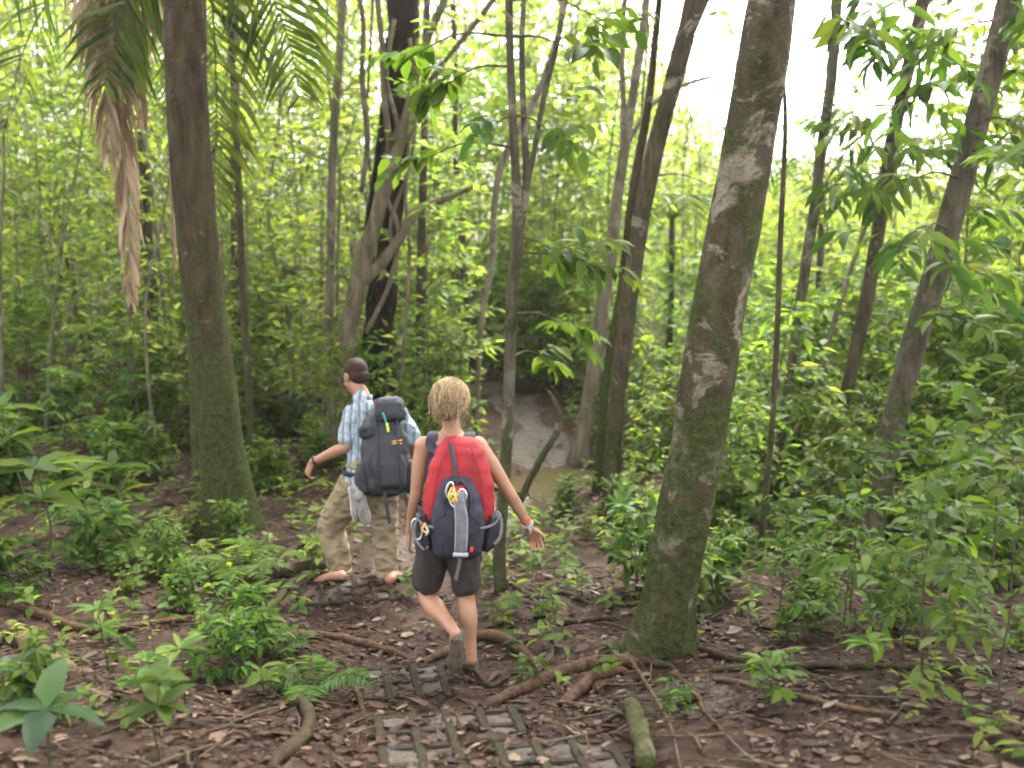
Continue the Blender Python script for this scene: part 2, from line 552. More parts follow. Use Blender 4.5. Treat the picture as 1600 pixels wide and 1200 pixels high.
sv = Vector((math.sin(SUN_AZ) * math.cos(SUN_EL), math.cos(SUN_AZ) * math.cos(SUN_EL), math.sin(SUN_EL)))
so.rotation_euler = sv.to_track_quat('Z', 'Y').to_euler(); so.location = (6, 14, 20)
vs = scene.view_settings; vs.view_transform = 'Standard'; vs.look = 'None'; vs.gamma = 1; vs.exposure = 3.0
scene.render.engine = 'CYCLES'
cy = scene.cycles
cy.max_bounces = 8; cy.diffuse_bounces = 4; cy.glossy_bounces = 3; cy.transmission_bounces = 6; cy.transparent_max_bounces = 8
cy.sample_clamp_indirect = 6
cy.use_denoising = True; cy.denoiser = 'OPENIMAGEDENOISE'
cy.use_adaptive_sampling = True; cy.adaptive_threshold = .02
cy.filter_width = 1.9
# ---------------------------------------------------------------- ground sheet
def make_ground():
    nx = 320
    ys = [-8.0]
    while ys[-1] < 330:
        y = ys[-1]
        ys.append(y + (.25 if y < 2.2 else .028 + .0045 * max(0, y - 3) ** 1.35))
    ys = np.array(ys)
    s = np.linspace(-1, 1, nx)
    s = np.sign(s) * (.6 * np.abs(s) + .4 * np.abs(s) ** 2.2)
    hw = 5 + .95 * np.maximum(ys, 0)
    X = hw[:, None] * s[None, :]; Y = np.repeat(ys[:, None], nx, 1)
    Z = terrain(X.ravel(), Y.ravel())
    V = np.stack([X.ravel(), Y.ravel(), Z], 1)
    i = np.arange(len(ys) - 1)[:, None] * nx; j = np.arange(nx - 1)[None, :]
    f = np.stack([i + j, i + j + 1, i + nx + j + 1, i + nx + j], -1).reshape(-1, 4)
    d = path_dist(X.ravel(), Y.ravel())
    p = (1 - np.clip((d - .22 + .25 * vnoise(np.stack([X.ravel(), Y.ravel(), 0 * d], 1) * 1.7, 8)) / .3, 0, 1)) * np.clip(.55 + (Y.ravel() - 7) / 5, .45, 1)
    bank = np.exp(-(((X.ravel() - .75) / .45) ** 2 + ((Y.ravel() - 4.55) / .55) ** 2)) * .8     # bare orange soil by the right tree's roots
    mb = MB(); mb.add(V, f, 0, np.maximum(p * .62, bank))
    return tag(mb.build('ground', M['ground']), 'reddish brown earth floor of the forest', 'ground', kind='structure')


make_ground()


def on_ground(n, ylo, yhi, hw=.62, pad=1.0, pw=1.0, rs=rng):
    y = ylo + (yhi - ylo) * rs.random(n) ** pw
    x = rs.uniform(-1, 1, n) * (hw * y + pad)
    return x, y


# fallen leaves, nobody could count them
def make_litter():
    mb = MB()
    for (n, ylo, yhi, l0, l1, keep) in ((38000, 2.6, 7.5, .012, .062, .9), (1500, 2.6, 8, .06, .14, .6), (24000, 7.0, 17, .03, .10, .45)):
        x, y = on_ground(n, ylo, yhi)
        d = path_dist(x, y)
        k = rng.random(n) < np.where(d < .5, keep, 1.0)
        q = np.stack([x, y, 0 * x], 1)
        k &= (vnoise(q * 1.6, 9) + .45 * rng.standard_normal(n)) > -.45
        x, y = x[k], y[k]
        z = terrain(x, y) + .006 + rng.random(len(x)) * .012
        n2 = len(x)
        a = rng.uniform(0, 2 * math.pi, n2)
        e = .02
        gx = (terrain(x + e, y) - terrain(x - e, y)) / (2 * e); gy = (terrain(x, y + e) - terrain(x, y - e)) / (2 * e)
        di = np.stack([np.cos(a), np.sin(a), gx * np.cos(a) + gy * np.sin(a) + rng.normal(0, .09, n2)], 1)
        up = np.stack([-gx, -gy, np.ones(n2)], 1) + rng.normal(0, .24, (n2, 3))
        L = np.exp(rng.uniform(math.log(l0 * .8), math.log(l1 * 1.25), n2)); Wd = L * rng.uniform(.25, .66, n2)
        leaves(mb, np.stack([x, y, z], 1), di, up, L, Wd, 'curl', 0, rng.random(n2))
    o = mb.build('leaf_litter', M['litter'])
    tag(o, 'brown dead leaves strewn over the forest floor', 'leaf litter', kind='stuff')
    mb = MB()
    for (n, ylo, yhi) in ((430, 2.8, 8), (420, 7, 16)):
        x, y = on_ground(n, ylo, yhi)
        k = path_dist(x, y) > .35
        for xx, yy in zip(x[k], y[k]):
            a = rng.uniform(0, math.pi); l = rng.uniform(.08, .5) * (1 if yhi < 9 else 1.4)
            dx, dy = math.cos(a) * l / 2, math.sin(a) * l / 2
            p0 = np.array([xx - dx, yy - dy, TZ(xx - dx, yy - dy) + .01]); p1 = np.array([xx + dx, yy + dy, TZ(xx + dx, yy + dy) + .012 + .03 * rng.random()])
            pm = (p0 + p1) / 2 + np.append(rng.normal(0, l * .06, 2), .012)
            r = rng.uniform(.003, .008)
            tube(mb, [p0, pm, p1], [r, r * .9, r * .6], seg=5, rnd=rng.random())
    tag(mb.build('twig_litter', M['twig']), 'thin fallen twigs scattered through the leaf litter', 'twigs', kind='stuff')


make_litter()


# ---------------------------------------------------------------- plants: one of each kind first, copies later
def gen_sapling(seed, h, nb, lb, nl, L, W, kind, start=.15, stem_r=.012, lean=.06, sub=0, upw=.35, mat_l='leaf_mid', mat_s='twig', droop=.25, pal=None, splits=1):
    rs = np.random.default_rng(seed)
    st, fo = MB(), MB()
    for q in range(splits):
        k = 6
        t = np.linspace(0, 1, k)
        wob = np.cumsum(rs.normal(0, lean * h / k, (k, 2)), 0); wob[0] = 0
        if splits > 1:
            wob += np.outer(t, rs.normal(0, .12 * h, 2))
        P = np.column_stack([wob, t * h * (1 if q == 0 else rs.uniform(.65, .95)) - .04])
        tube(st, P, stem_r * (1 - .78 * t) * (1 if q == 0 else .8), seg=6, step=max(.08, h / 24), rough=.1, nscale=9)
        S, _ = smooth_path(P, t, h / 40)
        for b in range(nb):
            u = start + (1 - start) * (b + rs.random()) / nb
            i = min(len(S) - 1, int(u * (len(S) - 1)))
            p = S[i]
            az = b * 2.4 + rs.normal(0, .5)
            ln = lb * (1 - .45 * u) * rs.uniform(.55, 1.2)
            d = np.array([math.cos(az), math.sin(az), upw + rs.normal(0, .25)])
            e = p + nrm(d) * ln
            spray(fo, p, e, nl, L, W, kind, 0, 1, .0025 + .004 * h / 5, droop, rs, pal=pal)
            for c in range(sub):
                w = rs.uniform(.35, .9)
                p2 = p + (e - p) * w
                d2 = nrm(e - p) + rs.normal(0, .7, 3)
                spray(fo, p2, p2 + nrm(d2) * ln * rs.uniform(.35, .6), max(4, nl // 2), L, W, kind, 0, 1, .002 + .002 * h / 5, droop, rs, pal=pal)
    return st.mesh('stem', M[mat_s]), fo.mesh('foliage', [M[mat_l], M[mat_s]])


def gen_whorl(seed, h, L, W, nw=1, nl=9, mat_l='leaf_near', stem_r=.008):
    """Upright stem with a whorl of long leaves at its tip (and lower whorls)."""
    rs = np.random.default_rng(seed)
    st, fo = MB(), MB()
    t = np.linspace(0, 1, 5)
    wob = np.cumsum(rs.normal(0, .03 * h, (5, 2)), 0); wob[0] = 0
    P = np.column_stack([wob, t * h - .03])
    tube(st, P, stem_r * (1 - .5 * t), seg=6, step=.08)
    for w in range(nw):
        p = P[-1] * (1 - .28 * w) if w else P[-1]
        a = np.arange(nl) * 2 * math.pi / nl + rs.normal(0, .2, nl)
        tilt = rs.uniform(-.1, .45, nl)
        di = np.stack([np.cos(a), np.sin(a), tilt], 1)
        sz = rs.uniform(.65, 1.1, nl)
        leaves(fo, np.repeat(p[None], nl, 0), di, np.array([0, 0, 1.0]) + rs.normal(0, .2, (nl, 3)), L * sz, W * sz, 'near', 0, rs.random(nl))
    return st.mesh('stem', M['stemg']), fo.mesh('foliage', [M[mat_l], M['stemg']])


def gen_fern(seed, nf=8, L=.5):
    rs = np.random.default_rng(seed)
    mb = MB()
    for i in range(nf):
        a = i * 2 * math.pi / nf + rs.normal(0, .3); l = L * rs.uniform(.6, 1.1)
        d = np.array([math.cos(a), math.sin(a), 0])
        t = np.linspace(0, 1, 24)[:, None]
        P = d * t * l * .9 + np.array([0, 0, 1.0]) * (l * (1.15 * t - 1.0 * t ** 2))
        tube(mb, P[::4], np.linspace(.004, .001, len(P[::4])), seg=4, mat=1, cap=False)
        side = np.array([-d[1], d[0], 0])
        pl = l * .26 * np.sin(np.clip(t[:, 0] * 1.02 + .1, 0, 1) * math.pi) ** .7 + .01
        for sg in (-1, 1):
            di = side * sg + d * .35 + np.array([0, 0, -.12])
            leaves(mb, P[2:], np.repeat(di[None], 22, 0) + rs.normal(0, .08, (22, 3)), [0, 0, 1.0] + rs.normal(0, .2, (22, 3)), pl[2:], .022 * L / .5 * np.ones(22), 'far', 0, rs.random(22))
    return mb.mesh('fern', [M['fern'], M['stemg']])


class Kind:
    """A plant built once (Empty > stem, foliage); every further one is a copy with copied parts."""
    def __init__(s, name, cat, meshes):
        s.name, s.cat, s.meshes, s.used = name, cat, meshes, {}

    def put(s, i, loc, rz, sc, label, group=None, tilt=(0, 0)):
        i = i % len(s.meshes)
        rot = (tilt[0], tilt[1], rz)
        if i not in s.used:
            o = thing(s.name, label, s.cat, loc, rz, group); o.rotation_euler = rot; o.scale = (sc, sc, sc)
            kids = [link(m.name.split('.')[0], m, o) for m in s.meshes[i]]
            s.used[i] = (o, kids)
            return o
        o, kids = s.used[i]
        c = copy_tree(o, kids, loc, rot, sc, label, group)
        if not group and 'group' in c: del c['group']
        return c


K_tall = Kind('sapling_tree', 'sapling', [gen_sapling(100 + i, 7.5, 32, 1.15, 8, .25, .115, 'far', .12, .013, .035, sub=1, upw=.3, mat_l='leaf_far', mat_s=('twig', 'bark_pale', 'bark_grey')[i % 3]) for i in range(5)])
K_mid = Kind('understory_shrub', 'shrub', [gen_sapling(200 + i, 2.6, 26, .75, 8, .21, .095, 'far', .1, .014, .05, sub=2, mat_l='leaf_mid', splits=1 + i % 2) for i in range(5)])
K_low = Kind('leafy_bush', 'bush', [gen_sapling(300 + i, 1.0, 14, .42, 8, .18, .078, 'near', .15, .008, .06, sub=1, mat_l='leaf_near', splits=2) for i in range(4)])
K_tiny = Kind('seedling_plant', 'seedling', [gen_sapling(400 + i, .34, 8, .2, 6, .11, .05, 'near', .3, .004, .07, mat_l='leaf_near', mat_s='stemg') for i in range(4)])
K_whorl = Kind('whorl_leaf_plant', 'plant', [gen_whorl(500, .62, .30, .075, 2, 9), gen_whorl(501, .5, .26, .07, 1, 10), gen_whorl(502, .8, .3, .08, 2, 8, 'leaf_near')])
K_broad = Kind('broadleaf_plant', 'plant', [gen_whorl(510, .30, .27, .115, 1, 6, 'leaf_dark'), gen_whorl(511, .55, .22, .1, 2, 7, 'leaf_near')])
K_branchy = Kind('large_leaf_sapling', 'sapling', [gen_sapling(600 + i, 1.7, 15, .6, 8, .16, .07, 'near', .25, .011, .05, sub=1, mat_l='leaf_near', droop=.35) for i in range(3)])
K_lush = Kind('large_leaf_sapling', 'sapling', [gen_sapling(650 + i, 5.6, 34, 1.0, 9, .25, .095, 'near', .12, .022, .05, sub=1, mat_l='leaf_mid', droop=.45) for i in range(2)])
FERNS = [gen_fern(700), gen_fern(701, 9, .6)]
# ---------------------------------------------------------------- trees that stand in view
def gen_crown(seed, Rr=2.0, n=26, nl=26, L=.15, W=.07):
    rs = np.random.default_rng(seed)
    mb = MB()
    for i in range(n):
        a = i * 2.4 + rs.normal(0, .3); el = rs.uniform(-.15, 1.1)
        d = np.array([math.cos(a) * math.cos(el), math.sin(a) * math.cos(el), math.sin(el)])
        e = d * Rr * rs.uniform(.6, 1.1) + np.array([0, 0, .25 * Rr])
        m = e * .5 + np.array([0, 0, .12 * Rr]) + rs.normal(0, .08 * Rr, 3)
        tube(mb, [[0, 0, -.15 * Rr + .3 * Rr * rs.random()], m, e], [.022 * Rr, .012 * Rr, .004 * Rr], seg=5, step=.25 * Rr, mat=1, cap=False)
        for k in range(5):
            t = rs.uniform(.35, 1.0)
            p = m + (e - m) * (2 * t - 1) if t > .5 else m * 2 * t
            q = p + nrm(d + rs.normal(0, .8, 3)) * Rr * rs.uniform(.25, .5)
            spray(mb, p, q, max(5, nl // 3), L, W, 'far', 0, 1, .006, .3, rs)
    return mb.mesh('crown', [M['leaf_mid'], M['bark_brown']])


CROWNS = [gen_crown(800 + i) for i in range(3)]


def to_px(p):
    v = np.asarray(p) - CAM
    d = v[1] * CP - v[2] * SP
    return 800 + F * v[0] / d, 600 - F * (v[1] * SP + v[2] * CP) / d


def tree(label, pts, bark, name='forest_tree', cat='tree', top=7.5, flare=1.5, flare_h=.35, forks=(), crown=1.6, lean_y=0.0, branches=(), rough=.07, seg=16, group=None, base_yaw=0.0, bz=None, y=None, spr=None, lobes_n=5, foliage='leaf_near', fkind='near'):
    """pts: (px, py, width px) from the foot upwards, read off the photograph."""
    if y is None:
        g = G(pts[0][0], pts[0][1])
    else:
        g = PY(pts[0][0], pts[0][1], y); g[2] = TZ(g[0], g[1])
    y0 = g[1]
    W3, R3 = [g - np.array([0, 0, .25])], [0]
    for i, (px, py, w) in enumerate(pts):
        if i == 0:
            p = g
        else:
            p = PY(px, py, y0); p = PY(px, py, y0 + lean_y * (p[2] - g[2]))
        d = (p - CAM)[1] * CP - (p - CAM)[2] * SP
        W3.append(p); R3.append(.5 * w / F * d)
    R3[0] = R3[1] * 1.05
    W3, R3 = list(W3), list(R3)
    dr = nrm(W3[-1] - W3[-2])
    while W3[-1][2] < top:                                 # on above the picture, straightening up
        dr = nrm(dr * .8 + np.array([0, 0, .2]))
        W3.append(W3[-1] + dr * .9); R3.append(max(R3[-1] * .9, .008))
    root = thing(name, label, cat, g, 0, group)
    P = np.array(W3) - g; rr = np.array(R3)
    sd = int(abs(pts[0][0]) * 7 + pts[0][1])
    ph = (sd % 63) / 10.0

    def lob(PP, th):
        k = np.exp(-np.clip(PP[:, 2], 0, None) / flare_h)
        l = .5 + .5 * np.sin(lobes_n * th + ph) * .6 + .3 * np.sin(3 * th + 2 * ph)
        return 1 + (flare - 1) * k[:, None] * (.45 + l[None, :])
    mb = MB()
    tube(mb, P, rr, seg=seg, step=max(.06, rr[1] * .35), rough=rough, nscale=2.2 / max(.05, rr[1] * 2) * .35, seed=sd, lobes=lob, rnd=.5)
    for fk in forks:
        Q, q = [], []
        for (px, py, w) in fk:
            p = PY(px, py, y0 + .02); d = (p - CAM)[1] * CP - (p - CAM)[2] * SP
            Q.append(p - g); q.append(.5 * w / F * d)
        if fk[-1][1] <= 20:
            dq = nrm(Q[-1] - Q[-2])
            for _ in range(3):
                Q.append(Q[-1] + dq * .6); q.append(q[-1] * .8)
        tube(mb, Q, q, seg=max(7, seg - 5), step=.1, rough=rough, nscale=4, seed=sd + 3)
    mb.build('trunk', M[bark], root)
    if crown:
        c = link('crown', CROWNS[sd % 3], root)
        c.location = Vector(P[-1] - nrm(P[-1] - P[-2]) * .3 * crown); c.scale = (crown,) * 3 if not isinstance(crown, tuple) else crown
        if not isinstance(crown, tuple): c.scale = (crown, crown, crown * .75)
        c.rotation_euler = (0, 0, ph)
    S, _ = smooth_path(P, rr, .1)
    for bi, (px, py, dy, n, L, W, droop, ht) in enumerate(branches):
        e = PY(px, py, y0 + dy) - g
        z = e[2] + ht
        i = int(np.argmin(np.abs(S[:, 2] - z)))
        a = S[i]
        bm = MB()
        rs = np.random.default_rng(sd + bi * 13)
        mid = (a + e) / 2 + np.array([0, 0, .1 * np.linalg.norm(e - a)])
        tube(bm, [a, mid, e], [.011, .007, .0035], seg=6, step=.08, mat=1, rough=.1, nscale=12, cap=False)
        for k in range(max(1, n // 6)):
            q = mid + (e - mid) * rs.uniform(.2, 1.0) if k else e
            t = q + nrm((e - a) * np.array([1, 1, .4]) + rs.normal(0, .45 * np.linalg.norm(e - a), 3)) * L * rs.uniform(1.4, 2.4)
            spray(bm, q, t, 7, L, W, fkind, 0, 1, .003, droop, rs)
        bm.build('branch', [M[foliage], M['twig']], root)
    return root


BIG = dict(seg=26, rough=.06)
tree('thick trunk cloaked in green moss at its foot, left of the man', [(362, 826, 84), (356, 760, 76), (345, 680, 66), (330, 560, 64), (318, 460, 64), (305, 330, 63), (295, 200, 62), (290, 90, 62), (288, 0, 62)], 'bark_moss', top=8, flare=1.42, flare_h=.24, crown=1.25, **BIG)
tree('thick leaning trunk with pale lichen patches, roots reaching onto the trail', [(1032, 1012, 84), (1046, 930, 82), (1066, 820, 84), (1088, 700, 85), (1120, 500, 84), (1142, 385, 81), (1160, 280, 79), (1184, 140, 77), (1206, 0, 76)], 'bark_lichen', top=8, flare=1.5, flare_h=.16, crown=1.8, **BIG)
tree('slender grey sapling trunk that forks, standing just beyond the woman', [(783, 922, 20), (780, 870, 20), (786, 780, 19), (792, 690, 18), (797, 560, 18), (801, 450, 18), (809, 370, 19), (806, 280, 14), (801, 180, 13), (797, 80, 12), (795, 0, 12)], 'bark_grey', 'slender_tree', top=5.6, flare=1.25, flare_h=.1, forks=[[(808, 385, 13), (822, 290, 12), (818, 180, 10), (815, 80, 9), (818, 0, 8)], [(821, 300, 8), (836, 230, 8), (850, 150, 9), (872, 60, 8), (880, 0, 8)]], crown=.75, seg=12,
     branches=[(900, 85, -.2, 18, .20, .095, .7, .1), (868, 215, -.3, 30, .18, .08, .6, .15), (770, 200, -.1, 20, .17, .085, .5, .1), (700, 130, .3, 34, .19, .10, .45, .05), (640, 90, .5, 24, .2, .1, .45, .05), (870, 395, .0, 44, .19, .08, .4, .12), (915, 420, .1, 30, .19, .08, .45, .15), (660, 250, .4, 24, .16, .085, .4, .1), (850, 560, .5, 22, .17, .075, .4, .1), (885, 510, .3, 26, .17, .075, .4, .1), (940, 30, .2, 24, .17, .08, .6, .05)])
tree('brown trunk forking near the frame top, the stouter of the close pair past the puddle', [(955, 790, 25.2), (958, 700, 26.0), (966, 600, 26.0), (978, 500, 26.0), (990, 420, 26.9), (1004, 330, 27.7), (1022, 240, 28.6), (1046, 150, 28.6), (1066, 75, 30.2), (1078, 20, 25.2)], 'bark_brown', top=7, flare=1.3, flare_h=.2, forks=[[(1064, 80, 20), (1082, 40, 18), (1100, 0, 17)]], crown=0.77, seg=16,
     branches=[(1180, 95, .8, 10, .12, .05, .3, .1), (1110, 290, .2, 8, .12, .05, .3, .05), (1130, 30, .6, 16, .13, .06, .4, .1)])
tree('mossy greenish trunk pressed behind the stouter trunk past the puddle', [(936, 768, 21.8), (942, 690, 21.8), (950, 600, 21.0), (962, 520, 20.2), (975, 440, 18.5), (985, 340, 16.8), (996, 260, 15.1), (1012, 170, 12.6), (1022, 80, 10.9), (1030, 0, 10.1)], 'bark_moss', 'slender_tree', top=6.5, flare=1.25, flare_h=.2, crown=0.55, seg=12)
tree('pale leaning trunk at the muddy edge right behind the puddle', [(902, 722, 26.4), (910, 680, 23.8), (922, 620, 23.8), (934, 540, 22.9), (944, 460, 21.1), (957, 380, 19.4), (966, 300, 17.6), (978, 220, 15.8), (992, 130, 15.0), (1006, 40, 13.2), (1010, 0, 12.3)], 'bark_pale', top=7, flare=1.5, flare_h=.2, crown=0.72, seg=14, forks=[[(968, 290, 9), (974, 190, 9), (972, 90, 8), (976, 0, 8)], [(975, 235, 9), (1010, 175, 7), (1050, 140, 6), (1110, 120, 5)]])
tree('mossy leaning trunk among the bushes, nearest the right edge of the photo', [(1353, 872, 38), (1366, 810, 37), (1384, 720, 37), (1402, 640, 37), (1424, 550, 37), (1446, 480, 39), (1470, 400, 41), (1492, 320, 38), (1514, 240, 37), (1534, 165, 37), (1554, 90, 38), (1578, 0, 40)], 'bark_grey', top=7.5, flare=1.2, flare_h=.2, crown=1.5, seg=18, rough=.09,
     branches=[(1480, 415, -.6, 20, .22, .09, .4, .0), (1430, 385, -.9, 34, .28, .09, .6, .1), (1570, 250, -.8, 26, .28, .10, .4, .1), (1535, 430, .3, 26, .22, .09, .5, .1), (1400, 300, -.6, 34, .27, .085, .7, .15), (1590, 120, .4, 34, .22, .08, .5, .1), (1500, 500, -.5, 26, .2, .085, .4, .05), (1480, 60, .1, 40, .22, .08, .5, .1), (1590, 30, -.2, 40, .24, .09, .5, .1), (1600, 200, -.5, 34, .24, .09, .5, .1), (1530, 340, .4, 34, .2, .08, .5, .1)])
tree('dark medium trunk between the lichen trunk and the mossy leaning trunk', [(1284, 806, 19.8), (1294, 745, 18.9), (1310, 670, 19.8), (1330, 580, 20.7), (1350, 490, 21.6), (1366, 400, 21.6), (1380, 310, 21.6), (1394, 220, 20.7), (1414, 130, 19.8), (1432, 50, 19.8), (1442, 0, 19.8)], 'bark_brown', top=7, flare=1.2, flare_h=.15, crown=1.3, seg=14,
     branches=[(1385, 90, -1.4, 40, .30, .10, .75, .15), (1345, 60, -1.2, 34, .30, .11, .8, .15), (1440, 150, -1.3, 34, .27, .09, .7, .15), (1450, 60, -.4, 30, .24, .09, .6, .1), (1330, 300, -.6, 30, .22, .075, .6, .12), (1500, 100, .3, 40, .22, .08, .5, .1), (1400, 230, -.9, 26, .26, .085, .7, .1), (1300, 190, .2, 30, .16, .06, .5, .1), (1470, 250, .2, 36, .2, .075, .5, .1), (1360, 200, -.3, 30, .24, .085, .7, .12)])
tree('thin grey trunk with lopsided twigs against the white sky right of the lichen trunk', [(1203, 800, 13.5), (1215, 720, 14.4), (1230, 620, 15.3), (1244, 520, 16.2), (1258, 420, 17.1), (1272, 330, 17.1), (1284, 230, 17.1), (1298, 130, 17.1), (1306, 40, 16.2), (1308, 0, 16.2)], 'bark_grey', 'slender_tree', top=6.5, flare=1.2, flare_h=.12, crown=1.0, seg=12, forks=[[(1300, 90, 10), (1318, 45, 10), (1340, 0, 10)]],
     branches=[(1250, 250, -.1, 10, .12, .05, .6, .1), (1300, 360, -.2, 8, .14, .06, .6, .1)])
tree('thread-thin bare stem between the lichen trunk and the thin grey trunk', [(1186, 885, 11), (1196, 780, 10), (1208, 640, 9), (1215, 500, 9), (1219, 380, 9), (1224, 280, 8), (1227, 180, 7), (1222, 90, 5)], 'bark_brown', 'slender_tree', top=6.2, flare=1.1, flare_h=.1, crown=0, seg=8)
tree('thin brown stem leaning right over bright bushes beneath the white sky', [(1215, 760, 9), (1228, 700, 9), (1270, 620, 9), (1310, 480, 9), (1350, 360, 8), (1380, 260, 7), (1412, 150, 5)], 'bark_pale', 'slender_tree', top=6.5, flare=1.1, flare_h=.1, crown=0, seg=8)
tree('straight thin brown stem just right of the thick mossy trunk', [(393, 736, 13), (391, 660, 12), (384, 540, 12), (379, 430, 12), (374, 320, 11), (369, 210, 11), (363, 100, 10), (360, 0, 10)], 'bark_brown', 'slender_tree', top=6.5, flare=1.2, flare_h=.12, crown=0.50, seg=10)
tree('thin pale trunk rising just left of the man', [(508, 700, 16), (511, 620, 15), (514, 500, 14), (517, 400, 13), (518, 310, 13), (522, 200, 13), (530, 90, 13), (535, 0, 13)], 'bark_pale', 'slender_tree', top=6.5, flare=1.2, flare_h=.12, crown=0.50, seg=10,
     branches=[(600, 150, -.2, 12, .13, .07, .4, .1)])
tree('dark thin stem between the blackened tree and the forked sapling', [(654, 660, 17), (656, 560, 17), (658, 450, 16), (660, 330, 13), (663, 220, 12), (664, 100, 11), (668, 0, 10)], 'bark_brown', 'slender_tree', top=6.5, flare=1.2, flare_h=.12, crown=0.50, seg=10)
tree('crooked dark stem with a bow in it, left of the forked sapling', [(728, 640, 12), (727, 560, 12), (730, 470, 12), (722, 400, 11), (722, 330, 10), (712, 250, 9), (712, 120, 8), (708, 0, 8)], 'bark_brown', 'slender_tree', top=6.5, flare=1.2, flare_h=.12, crown=0.50, seg=10)
tree('brownish grey trunk in front of the hanging dead palm fronds', [(252, 634, 20), (247, 560, 20), (238, 470, 20), (230, 380, 19), (226, 290, 17), (222, 200, 16), (220, 100, 15), (220, 0, 15)], 'bark_brown', 'slender_tree', top=7, flare=1.2, flare_h=.15, crown=0.55, seg=12)
tree('dim trunk half hidden behind the thin brown stem on the left', [(372, 610, 18), (371, 520, 17), (370, 420, 17), (368, 320, 16), (368, 200, 15), (366, 0, 14)], 'bark_brown', 'slender_tree', top=7, flare=1.2, flare_h=.15, crown=0.55, seg=12, y=14.5)

# the blackened tree and the pale strangler that climbs it
tree('massive blackened trunk rising behind the man', [(586, 650, 60), (590, 560, 50), (597, 480, 42), (605, 400, 38), (613, 300, 40), (622, 200, 46), (627, 100, 48), (630, 0, 46)], 'bark_black', top=9, flare=1.3, flare_h=.4, crown=1.21, seg=22, rough=.24, y=12.6,
     forks=[[(575, 420, 18), (580, 340, 18), (594, 250, 20), (606, 160, 22), (612, 60, 20)]])
tree('pale twisted strangler vine wrapped across the blackened trunk', [(520, 650, 36), (538, 560, 31), (552, 480, 29), (566, 410, 27), (588, 340, 23), (606, 280, 21), (632, 200, 17), (650, 120, 14), (672, 50, 12), (694, 0, 11)], 'bark_strangler', 'strangler_vine', 'vine', top=5.2, flare=1.4, flare_h=.4, crown=0, seg=16, rough=.18, y=12.0,
     forks=[[(570, 440, 20), (598, 408, 18), (625, 372, 16), (650, 330, 14), (690, 312, 11), (730, 296, 9), (762, 284, 6)],
            [(560, 430, 12), (582, 370, 12), (590, 300, 11), (607, 230, 11), (600, 150, 10), (596, 60, 9), (590, 0, 8)],
            [(565, 300, 8), (574, 220, 9), (566, 120, 9), (568, 40, 9), (562, 0, 9)],
            [(580, 350, 7), (600, 250, 8), (640, 170, 7), (700, 90, 8), (756, 20, 9), (770, 0, 9)],
            [(572, 520, 8), (610, 440, 8), (622, 360, 7), (600, 290, 7), (622, 210, 7), (604, 120, 7), (616, 30, 7)],
            [(626, 610, 6), (634, 500, 6), (640, 400, 6), (634, 300, 6), (642, 180, 5), (652, 60, 5)],
            [(612, 400, 6), (612, 340, 6), (640, 260, 6), (650, 160, 6), (640, 60, 6)]])
tree('bare grey limb curving up through the gap left of the forked sapling', [(742, 620, 8), (752, 500, 9), (768, 420, 10), (772, 330, 11), (786, 250, 11), (838, 150, 11), (862, 90, 10), (880, 20, 8)], 'bark_pale', 'slender_tree', top=6.0, flare=1.1, crown=0, seg=9, y=12.3)

# dead leaning stick by the puddle
def stick(label, name, pts, bark, cat='branch', seg=9, rough=.12, dz=None, y=None):
    P, q = [], []
    g = G(pts[0][0], pts[0][1]) if y is None else PY(pts[0][0], pts[0][1], y)
    for i, (px, py, w) in enumerate(pts):
        p = PY(px, py, g[1] + (0 if dz is None else dz * i)); d = (p - CAM)[1] * CP - (p - CAM)[2] * SP
        P.append(p); q.append(.5 * w / F * d)
    mb = MB()
    P = np.array(P)
    tube(mb, P - P[0], q, seg=seg, step=.04, rough=rough, nscale=12, seed=len(pts))
    o = mb.build(name, M[bark]); o.location = Vector(P[0])
    return tag(o, label, cat)


s = stick('bare crooked dead branch leaning up from beside the woman to the puddle', 'dead_branch', [(806, 800, 12), (822, 762, 11), (842, 722, 11), (860, 692, 11), (873, 668, 12), (872, 645, 10), (864, 624, 7), (857, 611, 4)], 'bark_brown')
stick('pale fallen pole leaning among the green bushes beyond the paired trunks', 'fallen_pole', [(975, 668, 9), (992, 625, 10), (1006, 580, 11), (1018, 540, 9)], 'bark_pale', y=13.5)


